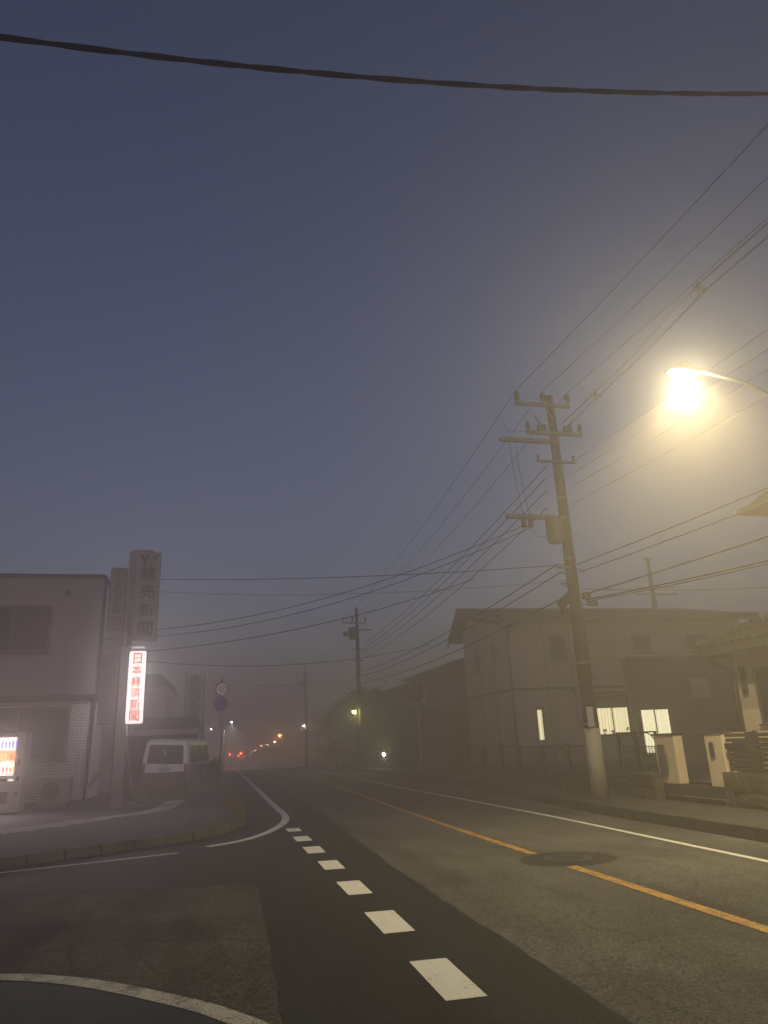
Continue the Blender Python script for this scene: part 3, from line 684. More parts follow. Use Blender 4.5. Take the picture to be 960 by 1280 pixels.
# ---- silver kei van seen from behind
van = thing('parked_van', 'silver parked van with tall rear window behind the low wall', 'van', (-1.62, 28.7, .15), R(-15))
van.scale = (1.18, 1.1, 1.0)
van.rotation_euler.y = R(3.0)
def sec(y, wb, wt, zb, zt, zm):
    return [(-wb, y, zb), (wb, y, zb), (wb + .01, y, zm), (wt, y, zt - .07), (wt - .08, y, zt), (-wt + .08, y, zt), (-wt, y, zt - .07), (-wb - .01, y, zm)]
body = MB().loft([sec(0.0, .71, .62, .38, 1.78, 1.0), sec(.10, .735, .64, .28, 1.84, 1.0), sec(1.2, .737, .65, .24, 1.88, 1.0), sec(2.3, .737, .645, .24, 1.86, 1.0), sec(2.62, .735, .62, .24, 1.74, 1.0), sec(2.98, .73, .70, .24, 1.12, .92), sec(3.26, .70, .66, .28, .96, .8), sec(3.36, .66, .6, .36, .78, .65)])
body.build('body', 'van_paint', van, smooth=False, bevel=.02)
MB().add([(-.57, -.012, 1.0), (.57, -.012, 1.0), (.53, -.012, 1.66), (-.53, -.012, 1.66), (-.57, .02, 1.0), (.57, .02, 1.0), (.53, .02, 1.66), (-.53, .02, 1.66)], [(0, 1, 2, 3), (4, 5, 6, 7), (0, 1, 5, 4), (1, 2, 6, 5), (2, 3, 7, 6), (3, 0, 4, 7)]).build('rear_window', 'glass', van)
MB().box((-.09, -.03, .92), (.09, .0, .97)).build('tailgate_handle', 'sign_white', van)
MB().box((-.16, -.035, .74), (.16, -.012, .88)).build('number_plate', 'sign_white', van)
MB().box((-.72, -.07, .32), (.72, .05, .52)).build('rear_bumper', 'van_paint', van, bevel=.03)
for s in (-1, 1):
    MB().box((s * .66 - .05, -.022, .62), (s * .66 + .05, .03, 1.02)).build('tail_lamp', 'tail', van, bevel=.01)
MB().tube([(-.2, -.03, 1.08), (.12, -.022, 1.3)], .01, 5).build('rear_wiper', 'black_steel', van)
MB().add([(-.07, -.03, 1.3), (.01, -.03, 1.3), (.01, -.02, 1.47), (-.07, -.02, 1.47)], [(0, 1, 2, 3)]).build('window_spot', 'sign_white', van)  # small pale patch on the rear window
for s in (-1, 1):
    for (ya, yb, nm) in ((.22, .92, 'side_window'), (1.0, 1.72, 'side_window'), (1.8, 2.45, 'side_window')):
        xa, xb = s * .745, s * .672
        MB().add([(xa, ya, 1.06), (xa, yb, 1.06), (xb, yb - .02, 1.66), (xb, ya + .03, 1.66), (xa - s * .03, ya, 1.06), (xa - s * .03, yb, 1.06), (xb - s * .03, yb - .02, 1.66), (xb - s * .03, ya + .03, 1.66)], [(0, 1, 2, 3), (4, 5, 6, 7), (0, 1, 5, 4), (1, 2, 6, 5), (2, 3, 7, 6), (3, 0, 4, 7)]).build(nm, 'glass', van)
    MB().box((s * .78 - .07, 2.5, 1.05), (s * .78 + .07, 2.6, 1.22)).build('wing_mirror', 'van_paint', van, bevel=.015)
    for yy in (.62, 2.72):
        w = MB().disc((s * .64 - .08, yy, .27), .27, .16, 'x', 20).build('wheel', 'rubber', van)
        MB().disc((s * .64 - .08 if s < 0 else s * .64 + .075, yy, .27), .17, .01 if s > 0 else -.01, 'x', 16).build('rim', 'steel', w)
    MB().box((s * .6 - .08, 3.28, .62), (s * .6 + .08, 3.37, .8)).build('headlight', 'sign_white', van)
MB().add([(-.58, 2.70, 1.70), (.58, 2.70, 1.70), (.64, 2.99, 1.16), (-.64, 2.99, 1.16)], [(0, 1, 2, 3)]).build('windscreen', 'glass', van)

# ---- buildings behind the van
b2 = thing('garage_building', 'low flat roofed dark building behind the silver van', 'building', (-4.0, 34, .14))
MB().box((-6, 0, 0), (3.35, 8, 2.35)).build('wall', 'siding_dark', b2)
MB().box((-6.2, -.5, 2.35), (3.5, 8, 2.85)).build('roof', 'trim', b2)
MB().box((-6.2, -.56, 2.12), (3.5, -.5, 2.35)).build('eave_board', 'stucco', b2)
for k in range(3): MB().box((-3 + k * 2.1, -.03, .1), (-1.2 + k * 2.1, .05, 2.0)).build('shutter', 'blind', b2)
b3 = thing('tall_building', 'faint taller grey building standing in fog behind the low dark one', 'building', (-7.2, 46, .14))
MB().box((-5, 0, 0), (4.6, 9, 5.2)).build('wall', 'siding', b3)
MB().prism([(-5.3, 5.2), (5.0, 5.2), (4.2, 5.9), (-4.4, 5.9)], (-.3, 9.3), 'y').build('roof', 'roof', b3)
for k in range(3): window(b3, 'y', 0.0, -3.6 + k * 2.6, -2.2 + k * 2.6, 3.1, 4.3, n=2)
# vertical sign on a post further down
fs = thing('vertical_sign', 'tall narrow grey sign on posts in fog beyond the van', 'sign', (-.95, 36, .14))
MB().box((-.28, .0, 0), (-.18, .1, 5.0)).build('post', 'grey_paint', fs)
MB().box((.56, .0, 0), (.66, .1, 4.9)).build('post', 'grey_paint', fs)
pb = MB().box((-.14, -.1, 2.5), (.47, .08, 4.9)).build('sign_board', 'sign_white', fs)
column_text('読朝日新聞', .36, .37, 'grey_ink', pb, .165, -.103, 4.86, bold=.012) if False else column_text('朝日新聞', .38, .37, 'grey_ink', pb, .165, -.103, 4.45, bold=.015)
MB().box((-.02, -.108, 4.52), (.35, -.1, 4.80)).build('emblem', 'grey_ink', pb)
MB().box((.08, -.108, 2.86), (.25, -.1, 3.05)).build('small_mark', 'grey_ink', pb)

# ---- 40 speed limit post
sp = thing('road_sign', 'thin road sign post with round 40 plate above a blue disc', 'road sign', (.37, 26, .14))
MB().tube([(0, 0, 0), (0, 0, 3.78)], .032, 8).build('post', 'steel', sp, smooth=True)
d1 = MB().disc((0, -.06, 3.42), .25, .012, 'y', 28).build('speed_plate', 'plate_white', sp)
MB().ring((0, -.066, 3.42), .195, .255, .006).build('red_rim', 'red_sign', d1)
lettering('40', .33, 'blue_sign', d1, (0, -.068, 3.42), bold=.012, sx=1.0)
d2 = MB().disc((-.04, -.06, 2.93), .25, .012, 'y', 28).build('parking_plate', 'blue_sign', sp)
MB().ring((-.04, -.066, 2.93), .215, .255, .006).build('red_rim', 'red_sign', d2)
MB().prism([(-.20, 3.07), (-.17, 3.10), (.12, 2.79), (.09, 2.76)], (-.068, -.062), 'y').build('red_bar', 'red_sign', d2)

# ---- low wall and hedge on the left past the sign
lb = thing('low_wall', 'long low grey wall along the left pavement beyond the road sign', 'wall', (-.2, 28.2, .14))
MB().box((-.9, 0, 0), (.95, .2, .32)).build('wall', 'block', lb, bevel=.01)
MB().box((.75, .2, 0), (.95, 18, .32)).build('wall', 'block', lb, bevel=.01)

# ------------------------------------------------------------------ foliage
def leafmass(n, fn, size, mb=None):
    mb = mb or MB()
    for _ in range(n):
        p = fn(); s = size * random.uniform(.6, 1.4)
        a = Vector((random.gauss(0, 1), random.gauss(0, 1), random.gauss(0, 1))).normalized(); b = a.orthogonal().normalized(); c = a.cross(b)
        t = random.uniform(0, 6.28); u = b * math.cos(t) + c * math.sin(t); w = a.cross(u)
        p = Vector(p)
        mb.add([p - u * s, p + w * s * .45, p + u * s, p - w * s * .45], [(0, 1, 2, 3)])
    return mb
def clumpfn(clumps):
    def fn():
        cx, cy, cz, r = random.choice(clumps)
        d = Vector((random.gauss(0, 1), random.gauss(0, 1), random.gauss(0, 1))).normalized() * r * (random.random() ** .45)
        return (cx + d.x, cy + d.y, cz + d.z * .8)
    return fn
def tree(loc, h, w, label, mat='leaf', n=2600, base=None):
    t = thing('garden_tree', label, 'tree', loc, 0, 'trees beside the dark houses')
    b = base if base is not None else h * .06
    tr = MB().tube([(0, 0, -.05), (.05, .03, h * .25), (-.04, .02, h * .5), (.02, 0, h * .75)], .14, 7, r2=.04)
    cl = []
    for k in range(26):
        a = random.uniform(0, 6.28); zz = random.uniform(b + .3, h - .5); rr_ = w * .5 * random.uniform(.15, .85)
        q = (math.cos(a) * rr_, math.sin(a) * rr_, zz); cl.append((*q, w * .5 * random.uniform(.28, .5)))
        tr.tube([(0, 0, zz * .6), (q[0] * .6, q[1] * .6, zz * .85), q], .04, 5, r2=.012)
    cl.append((0, 0, h - .45, w * .28))
    for k in range(14):
        a = random.uniform(0, 6.28); z_ = random.uniform(h * .5, h * .95); e_ = w * random.uniform(.42, .62)
        tip = (math.cos(a) * e_, math.sin(a) * e_, z_ + random.uniform(.2, .7))
        tr.tube([(0, 0, z_ * .7), (math.cos(a) * e_ * .6, math.sin(a) * e_ * .6, z_), tip], .025, 5, r2=.006)
    tr.build('trunk', 'bark', t)
    lm = leafmass(n, clumpfn(cl), .15)
    tips = [q for q in cl]
    for _ in range(n // 6):   # ragged outer sprays
        q = random.choice(tips); d = Vector((random.gauss(0, 1), random.gauss(0, 1), random.gauss(0, .8))).normalized() * q[3] * random.uniform(.95, 1.5)
        leafmass(1, lambda: (q[0] + d.x, q[1] + d.y, max(.05, q[2] + d.z)), .12, lm)
    lm.build('crown', mat, t)
    return t
def hedge(loc, sx, sy, h, label, n=2500):
    t = thing('hedge', label, 'hedge', loc)
    def fn():
        x = random.uniform(-sx / 2, sx / 2); y_ = random.uniform(-sy / 2, sy / 2); z = random.uniform(0.1, h)
        k = random.random()
        if k < .4: x = -sx / 2 + random.gauss(0, .07)
        elif k < .65: y_ = -sy / 2 + random.gauss(0, .07)
        elif k < .9: z = h + random.gauss(0, .09) + .12 * math.sin(y_ * 2.1)
        return (x, y_, z)
    MB().box((-sx / 2 + .12, -sy / 2 + .12, 0), (sx / 2 - .12, sy / 2 - .12, h - .12)).build('branch_core', 'bark', t)
    leafmass(n, fn, .085).build('foliage', 'leaf', t)
    return t
hedge((-.5, 33, .14), 2.0, 6, .9, 'low clipped hedge on the left behind the long grey wall', 1800)

# ------------------------------------------------------------------ right side: main house
mh_ = thing('house', 'beige two storey house with dark gable roof and three lit windows', 'house', (12.5, 29, .46))
def H(x, y, z): return (x - 12.5, y - 29, z - .46)
def prism_x(poly, x0, x1):
    b = MB().prism(poly, (x0, x1), 'x'); b.v = [(x - 12.5, y - 29, z - .46) for x, y, z in b.v]; return b
prism_x([(29, .46), (34.75, .46), (34.75, 6.5), (33.9, 7.55), (29, 6.45)], 12.5, 24.4).build('wall', 'siding', mh_)
prism_x([(28.35, 6.36), (33.9, 7.62), (33.9, 7.86), (28.35, 6.60)], 11.95, 24.9).build('roof_slope', 'roof', mh_)
prism_x([(33.9, 7.62), (35.6, 6.28), (35.6, 6.52), (33.9, 7.86)], 11.95, 24.9).build('roof_slope', 'roof', mh_)
MB().box(H(11.97, 28.25, 6.34), H(24.9, 28.35, 6.66)).build('gutter', 'fascia', mh_, bevel=.02)
prism_x([(28.4, 6.32), (33.9, 7.56), (33.9, 7.36), (28.4, 6.12)], 11.91, 11.95).build('verge_board', 'fascia', mh_)
prism_x([(33.9, 7.56), (35.6, 6.22), (35.6, 6.02), (33.9, 7.36)], 11.91, 11.95).build('verge_board', 'fascia', mh_)
MB().tube([H(12.44, 28.95, 6.2), H(12.44, 28.95, .5)], .05, 8).build('downpipe', 'fascia', mh_, smooth=True)
MB().tube([H(12.44, 28.3, 6.3), H(12.44, 28.6, 6.0), H(12.44, 28.95, 5.7)], .05, 8).build('downpipe', 'fascia', mh_, smooth=True)
# road-facing gable windows, slim
window(mh_, 'x', -.0, 3.65, 4.25, 4.1, 5.25, n=1, fr=.05)
window(mh_, 'x', -.0, 1.45, 1.95, 4.25, 5.15, n=1, fr=.05)
vt = MB().disc(H(12.42, 33.4, 2.9), .1, .07, 'x'); vt.build('vent_cap', 'trim', mh_)
vt = MB().disc(H(15.2, 28.93, 3.4), .12, .06, 'y'); vt.build('vent_cap', 'trim', mh_)
window(mh_, 'y', 0, 14.45 - 12.5, 15.2 - 12.5, 4.62 - .46, 5.75 - .46, n=1, fr=.06)
window(mh_, 'y', 0, 18.5 - 12.5, 19.4 - 12.5, 4.95 - .46, 5.75 - .46, n=2, fr=.06)
window(mh_, 'y', 0, 21.3 - 12.5, 22.4 - 12.5, 4.95 - .46, 5.75 - .46, n=2, fr=.06)
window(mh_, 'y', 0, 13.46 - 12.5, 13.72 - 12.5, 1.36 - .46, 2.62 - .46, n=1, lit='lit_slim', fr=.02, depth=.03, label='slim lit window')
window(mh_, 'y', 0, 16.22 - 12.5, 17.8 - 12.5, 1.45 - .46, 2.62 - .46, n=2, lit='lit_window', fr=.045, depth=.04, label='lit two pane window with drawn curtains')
for zz in (3.42,):
    MB().box(H(12.47, 28.97, zz), H(24.43, 28.999, zz + .10)).build('belt_board', 'fascia', mh_)
    MB().box(H(12.47, 29.0, zz), H(12.499, 34.78, zz + .10)).build('belt_board', 'fascia', mh_)
for xx in (14.1, 15.9): MB().box(H(xx, 28.985, .5), H(xx + .02, 28.999, 6.3)).build('cladding_joint', 'fascia', mh_)
for yy in (30.9, 32.6): MB().box(H(12.485, yy, .5), H(12.499, yy + .02, 6.4)).build('cladding_joint', 'fascia', mh_)
MB().box(H(15.2, 28.85, 1.75), H(15.5, 28.998, 2.2)).build('meter_box', 'sign_back', mh_, bevel=.01)
MB().tube([H(15.35, 28.96, 2.2), H(15.35, 28.96, 6.1)], .018, 6).build('meter_conduit', 'fascia', mh_)
MB().box(H(13.38, 28.9, 2.66), H(13.8, 28.998, 2.70)).build('window_hood', 'fascia', mh_)
# projecting dark bay
MB().box(H(17.85, 28.4, .46), H(23.3, 29.2, 4.55)).build('bay_wall', 'siding_dark', mh_)
MB().box(H(17.7, 28.1, 4.55), H(23.5, 29.2, 4.68)).build('bay_roof', 'roof', mh_)
MB().box(H(15.9, 28.0, 3.1), H(17.85, 29.0, 3.22)).build('canopy', 'fascia', mh_)
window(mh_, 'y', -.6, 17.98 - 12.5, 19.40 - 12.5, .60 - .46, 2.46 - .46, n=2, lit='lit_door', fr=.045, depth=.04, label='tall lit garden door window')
MB().box(H(20.7, 28.36, 2.85), H(21.55, 28.45, 3.68)).build('wall_panel', 'siding', mh_)
fd = MB().box(H(21.0, 28.34, .5), H(21.9, 28.45, 2.5)).build('front_door', 'trim', mh_); MB().box(H(21.05, 28.30, 1.4), H(21.09, 28.34, 1.8)).build('handle', 'steel', fd)

MB().box(H(17.98, 28.352, 1.5), H(18.69, 28.37, 1.53)).build('mid_rail', 'alu', mh_)
for i_, (xx, hh) in enumerate(((16.5, .22), (16.9, .15), (17.62, .26))):
    q = thing('potted_plant', ('leafy potted plant on the sill at the left of the lit two pane window', 'smallest potted plant on the sill of the lit two pane window', 'tallest potted plant on the sill at the right of the lit two pane window')[i_], 'plant', (xx, 28.93, 1.452), 0, 'plants on the lit window sill')
    MB().lathe([(.035, 0), (.05, .09)], (0, 0, 0), 8).build('pot', 'siding_dark', q)
    leafmass(45, clumpfn([(0, 0, .06 + hh * .6, hh * .42)]), .035).build('leaves', 'leaf2', q)
# low block wall and mesh fence of that house
bw = thing('block_wall', 'long low block wall under the dark mesh fence along the right pavement', 'wall', (9.42, 17.4, .17))
MB().box((0, 0, 0), (.16, 18.4, .40)).build('wall', 'block', bw)
y = 0.0
while y < 18.3:
    MB().box((-.03, y + .004, .40), (.19, min(18.4, y + .6) - .004, .46)).build('coping', 'block', bw, bevel=.008); y += .6
mf = thing('mesh_fence', 'dark metal mesh fence on the low block wall before the beige house', 'fence', (9.5, 17.4, .63))
posts = [0.0, 1.3, 2.9, 4.55, 6.05, 7.7, 9.4, 11.0, 12.8, 14.6, 16.4, 18.2]
p0 = MB().box((-.03, -.03, 0), (.03, .03, .68)).build('post', 'black_steel', mf)
for yy in posts[1:]: part_copy(p0, mf, (0, yy, 0))
MB().box((-.022, 0, .62), (.022, 18.2, .655)).build('top_rail', 'black_steel', mf)
MB().box((-.018, 0, .06), (.018, 18.2, .085)).build('bottom_rail', 'black_steel', mf)
bars = MB(); yy = .1
while yy < 18.2: bars.box((-.006, yy - .007, .085), (.006, yy + .007, .62)); yy += .09
stuff(bars.build('mesh_bar', 'black_steel', mf))

# stone walls, each stone its own piece
def rough_block(a, b, jit=.012):
    (x0, y0, z0), (x1, y1, z1) = a, b; v = []; f = []
    nu, nv = 9, 4
    # rough front face (towards -x), plain other faces
    for i in range(nu + 1):
        for j in range(nv + 1):
            edge = i in (0, nu) or j in (0, nv)
            v.append((x0 + (.0 if edge else -random.uniform(.004, jit * 1.6)), y0 + (y1 - y0) * i / nu, z0 + (z1 - z0) * j / nv))
    for i in range(nu):
        for j in range(nv):
            q = i * (nv + 1) + j; f.append((q, q + 1, q + nv + 2, q + nv + 1))
    m_ = MB().add(v, f); m_.box((x0 + .0015, y0, z0), (x1, y1, z1)); return m_
def stone_wall(label, loc, y0, y1, courses, depth, length, cap):
    t = thing('stone_wall', label, 'wall', loc)
    MB().box((.03, y0 + .02, 0), (depth - .02, y1 - .02, sum(courses) - .01)).build('core', 'kerb_dark', t)
    z = 0
    for ci, h in enumerate(courses):
        y = y0 - (length * .5 if ci % 2 else 0)
        while y < y1 - .01:
            a = max(y, y0); b = min(y + length, y1)
            if b - a > .06: rough_block((random.uniform(-.012, .012), a + .008, z + .008), (depth, b - .008, z + h - .008)).build('stone', 'stone', t)
            y += length
        z += h
    if cap:
        y = y0
        while y < y1 - .01:
            MB().box((-.04, y + .004, z), (depth + .04, min(y + .9, y1) - .004, z + .07)).build('cap', 'block', t, bevel=.012); y += .9
    return t
stone_wall('rough stone wall under the dark slat fence beside the right gate pillar', (9.42, 0, .17), 2.0, 12.42, (.28, .34), .3, .85, False)
stone_wall('low rough stone wall between utility pole and left gate pillar', (9.40, 0, .17), 14.75, 17.35, (.2, .2), .3, .6, True)
stone_wall('square stone pier at the left end of the entrance steps', (9.30, 0, .17), 14.5, 15.45, (.22, .24), .35, .95, True)

# weeds in the joint between pavement and walls
wd = MB()
for i in range(700):
    y = random.choice((random.uniform(5, 12.3), random.uniform(14.6, 17.2), random.uniform(17.4, 33))); cl_ = math.sin(y * 3.1) + math.sin(y * 7.7)
    if cl_ < .2: continue
    x = 9.34 - abs(random.gauss(0, .05)); h = random.uniform(.04, .2); a = random.uniform(0, 6.28)
    dx, dy = math.cos(a) * .012, math.sin(a) * .012
    wd.add([(x - dx, y - dy, .178), (x + dx, y + dy, .178), (x + random.gauss(0, .05), y + random.gauss(0, .05), .178 + h)], [(0, 1, 2)])
stuff(wd.build('weeds', 'weed'))
# steps
stp = thing('entrance_steps', 'dark concrete entrance steps between the two cream gate pillars', 'steps', (9.45, 13.4, .17))
for k in range(3):
    MB().box((k * .3 - .02, -.92, k * .115 - .004), (1.6, .98, (k + 1) * .115 - .01)).build('step', 'block', stp)
    MB().box((k * .3 - .05, -.92, (k + 1) * .115 - .01), (1.6, .98, (k + 1) * .115)).build('tread', 'kerb', stp)

# gate pillars: wing walls along the property line
def pillar(y0, y1, label, z1):
    t = thing('gate_pillar', label, 'pillar', (9.5, y0, .48), 0, 'cream gate pillars')
    MB().box((0, 0, .02), (.22, y1 - y0, z1 - .48)).build('body', 'cream', t, bevel=.012)
    MB().box((-.02, -.02, z1 - .48), (.24, y1 - y0 + .02, z1 - .44)).build('cap', 'fascia', t)
    MB().box((.01, .01, -.32), (.21, y1 - y0 - .01, .02)).build('plinth', 'kerb_dark', t)
    return t
pl1 = pillar(13.90, 14.62, 'cream gate pillar with a dark letter box, left of the steps', 1.47)
lb_ = MB().prism([(.32, .62), (.56, .62), (.58, .34), (.50, .16), (.36, .16), (.30, .34)], (-.05, -.002), 'x')
lb_.build('letter_box', 'steel', pl1)
MB().prism([(.36, .82 - .02), (.58, .82 - .02), (.58, .64), (.34, .64)], (-.03, -.002), 'x').build('name_plate', 'grey_ink', pl1)
pl2 = pillar(12.38, 12.9, 'cream gate pillar with an oval intercom, right of the steps', 1.48)
MB().prism(rounded(.26, .37, .56, .84, .05), (-.03, -.002), 'x').build('intercom', 'trim', pl2)
MB().prism(rounded(.24, .39, .54, .86, .06), (-.012, -.001), 'x').build('intercom_plate', 'sign_white', pl2)
MB().box((.22, .42, .86), (2.2, .52, 1.0)).build('return_wall', 'cream', pl2)

# gate leaves
gt = thing('garden_gate', 'dark barred garden gate at the top of the entrance steps', 'gate', (10.45, 12.95, .50))
fr = MB().box((-.02, 0, .05), (.02, .05, 1.05)); fr.box((-.02, .80, .05), (.02, .85, 1.05)); fr.box((-.02, .05, .05), (.02, .80, .10)); fr.box((-.02, .05, 1.0), (.02, .80, 1.05)); fr.box((-.02, .05, .5), (.02, .80, .54))
fr.build('gate_frame', 'black_steel', gt)
b0 = MB().box((-.01, .09, .10), (.01, .12, 1.0)).build('bar', 'black_steel', gt)
for k in range(1, 9): part_copy(b0, gt, (0, k * .08, 0))
MB().tube([(-.03, .78, .55), (-.06, .74, .55)], .02, 6).build('handle', 'steel', gt)

# arched iron fence by the lit garden door
af = thing('arched_fence', 'arched wrought iron fence panel in front of the lit garden door', 'fence', (9.55, 14.6, .64))
MB().box((-.02, 0, .90), (.02, 1.6, .93)).build('top_rail', 'black_steel', af)
for k in range(3):
    MB().box((-.022, k * .78 - .022, 0), (.022, k * .78 + .022, .92)).build('post', 'black_steel', af)
for k in range(2):
    c = k * .78 + .39
    MB().tube([(0, c + .37 * math.cos(R(a)), .60 + .30 * math.sin(R(a))) for a in range(0, 181, 15)], .012, 5).build('arch', 'black_steel', af)
for z in (.18, .32, .46, .60):
    MB().box((-.008, 0, z), (.008, 1.56, z + .014)).build('bar', 'black_steel', af)
b0 = MB().box((-.007, .1, .05), (.007, .112, .62)).build('bar', 'black_steel', af)
for k in range(1, 14): part_copy(b0, af, (0, k * .108, 0))

# slat fence
sf = thing('slat_fence', 'dark horizontal slat fence on the stone wall beside the right pillar', 'fence', (9.52, 4.2, .79))
s0 = MB().box((-.02, 0, .012), (.02, 8.08, .077)).build('slat', 'slat', sf)
for k in range(1, 8): part_copy(s0, sf, (0, 0, k * .086))
p0 = MB().box((.02, .3, -.0), (.07, .38, .72)).build('post', 'slat', sf)
for yy in (1.8, 3.6, 5.4, 7.0): part_copy(p0, sf, (0, yy, 0))
MB().box((-.03, 7.3, .0), (.02 - .045, 7.52, .70)).build('end_panel', 'slat', sf)
MB().box((-.045, 7.6, .4), (-.031, 8.1, .5)).build('latch_plate', 'black_steel', sf)
for yy in (6.6, 7.9): MB().box((-.03, yy, -.04), (.05, yy + .1, .015)).build('foot', 'cream', sf)

# ---- near house on the right
nh = thing('house', 'cream house with tiled hip roof cut off by the right edge', 'house', (11, 13.5, .46))
def N(x, y, z): return (x - 11, y - 13.5, z - .46)
MB().box(N(11, 3, .46), N(19, 13.5, 3.32)).build('wall', 'cream_wall', nh)
MB().box(N(10.985, 12.92, .46), N(10.999, 13.5, 1.92)).build('wall_base', 'cream', nh)
def hip(x0, x1, y0, y1, z0, z1, ins, th):
    v = [(x0, y0, z0), (x1, y0, z0), (x1, y1, z0), (x0, y1, z0), (x0, y0, z0 + th), (x1, y0, z0 + th), (x1, y1, z0 + th), (x0, y1, z0 + th), (x0 + ins, y0 + ins, z1), (x1 - ins, y0 + ins, z1), (x1 - ins, y1 - ins, z1), (x0 + ins, y1 - ins, z1)]
    f = [(3, 2, 1, 0), (0, 1, 5, 4), (1, 2, 6, 5), (2, 3, 7, 6), (3, 0, 4, 7), (4, 5, 9, 8), (5, 6, 10, 9), (6, 7, 11, 10), (7, 4, 8, 11), (8, 9, 10, 11)]
    return MB().add([N(*p) for p in v], f)
hip(10.5, 19.7, 2.2, 13.95, 3.12, 4.82, 3.6, .12).build('roof', 'roof_tile', nh)
rt = MB()
# tile ribs and hip ridge on the slope that faces the road and on the far slope
for k in range(44):
    yy = 2.5 + k * .265
    t = min(1, max(0, min(yy - 2.2, 13.95 - yy)) / 3.6)
    if t > .05: rt.tube([N(10.52, yy, 3.265), N(10.5 + 3.6 * t, yy, 3.265 + 1.58 * t)], .045, 6)
for k in range(34):
    xx = 10.75 + k * .265; t = min(1, max(0, min(xx - 10.5, 19.7 - xx)) / 3.6)
    if t > .05: rt.tube([N(xx, 13.93, 3.265), N(xx, 13.95 - 3.6 * t, 3.265 + 1.58 * t)], .045, 6)
stuff(rt.build('roof_tile', 'roof_tile', nh))
rd = MB()
for k in range(18):
    a = k / 18; b_ = (k + .93) / 18
    A = Vector(N(10.5 + 3.6 * a, 13.95 - 3.6 * a, 3.32 + 1.58 * a)); B = Vector(N(10.5 + 3.6 * b_, 13.95 - 3.6 * b_, 3.32 + 1.58 * b_)); rd.tube([A, B], .10, 8, r2=.085)
stuff(rd.build('hip_ridge_tile', 'roof_tile', nh))
MB().box(N(10.45, 2.2, 3.06), N(10.498, 14.0, 3.22)).build('gutter', 'fascia', nh)
MB().box(N(10.5, 13.952, 3.06), N(19, 14.0, 3.22)).build('gutter', 'fascia', nh)
MB().tube([N(10.55, 13.85, 3.08), N(10.8, 13.65, 2.85), N(10.94, 13.56, 2.75), N(10.94, 13.56, .5)], .04, 8).build('downpipe', 'fascia', nh, smooth=True)
window(nh, 'x', 0, -2.4, -.56, 1.62 - .46, 2.72 - .46, n=2, fr=.06, depth=.05)
MB().box(N(10.93, 13.2, 2.25), N(11, 13.32, 2.8)).build('wall_lamp', 'trim', nh)
MB().box(N(12.6, 3, 4.0), N(19, 12.1, 6.1)).build('upper_wall', 'cream_wall', nh)
hip(11.5, 19.8, 2.2, 12.95, 6.1, 8.9, 3.2, .12).build('roof', 'roof_tile', nh)
MB().box(N(11.42, 2.2, 6.12), N(11.498, 13.0, 6.24)).build('gutter', 'fascia', nh)
MB().box(N(11.5, 12.95, 6.12), N(19.8, 13.02, 6.24)).build('gutter', 'fascia', nh)

# ---- dark houses further along the right
def dark_house(loc, sx, sy, h, label, roofh, over=.5):
    t = thing('house', label, 'house', loc)
    MB().box((0, 0, 0), (sx, sy, h)).build('wall', 'siding_dark', t)
    MB().prism([(-over, h - .05), (sx * .5, h + roofh), (sx + over, h - .05), (sx + over, h - .2), (-over, h - .2)], (-over, sy + over), 'y').build('roof', 'roof', t)
    MB().box((-1.2, -.1, h * .47), (0.0, sy * .8, h * .47 + .12)).build('lean_to_roof', 'roof', t)
    for k in range(3):
        window(t, 'x', 0.0, .8 + k * sy / 3.3, 2.0 + k * sy / 3.3, h * .6, h * .6 + 1.0, n=2)
        window(t, 'x', 0.0, .8 + k * sy / 3.3, 2.4 + k * sy / 3.3, .7, 2.0, n=2)
    window(t, 'y', 0.0, 1.0, 2.4, h * .6, h * .6 + 1.0, n=2)
    return t
dark_house((13.2, 38.2, .3), 8, 9.5, 5.35, 'dark two storey house just beyond the beige house', 1.1)
dark_house((13.6, 50.0, .2), 8, 9.0, 5.2, 'dark hazy house behind the garden trees near the yellow green lamp', 1.3)
hedge((10.2, 43.2, .1), 1.1, 13.5, 1.5, 'long dark hedge along the right pavement beyond the mesh fence', 4200)
for (x, y_, h, w, lab) in ((11.4, 39.0, 3.4, 2.6, 'dark round garden tree nearest the traffic mirror'), (11.2, 44.5, 4.0, 3.0, 'dark spreading tree behind the small white lamp'), (11.2, 49.5, 4.9, 3.4, 'tall dark tree right of the yellow green lamp'),
                           (11.0, 54.5, 5.4, 3.6, 'tallest dark tree behind the yellow green lamp'), (11.4, 61.0, 5.0, 3.8, 'hazy tree just left of the yellow green lamp'), (12.2, 69, 5.4, 4.2, 'hazy tree beside the small white pole lamp'), (13.2, 79, 5.6, 4.6, 'faint tree in fog beyond the white pole lamp'), (14.5, 92, 6, 5, 'faintest tree in fog behind the orange lamp')):
    tree((x, y_, gz(y_) + .1), h, w, lab, 'leaf2', n=4200 if y_ < 65 else 2600)
# traffic mirror on its thin post
tm = thing('traffic_mirror', 'thin pale post with a round traffic mirror beside the dark house', 'traffic mirror', (8.85, 31.0, .17))
MB().tube([(0, 0, 0), (-.02, 0, 4.0)], .045, 8).build('post', 'sign_white', tm, smooth=True)
MB().disc((-.1, -.06, 3.35), .34, .03, 'y', 24).build('mirror_rim', 'orange', tm)
MB().lathe([(.30, 0), (.24, .03), (.12, .05), (.02, .055)], (0, 0, 0), 20).build('mirror_face', 'mirror', tm, smooth=True, loc=(-.1, -.06, 3.35)).rotation_euler = (R(90), 0, 0)
MB().box((.12, -.04, 2.98), (.40, -.02, 3.42)).build('notice_plate', 'sign_white', tm)
MB().box((-.12, -.05, 2.3), (.12, -.02, 2.55)).build('small_plate', 'sign_back', tm)

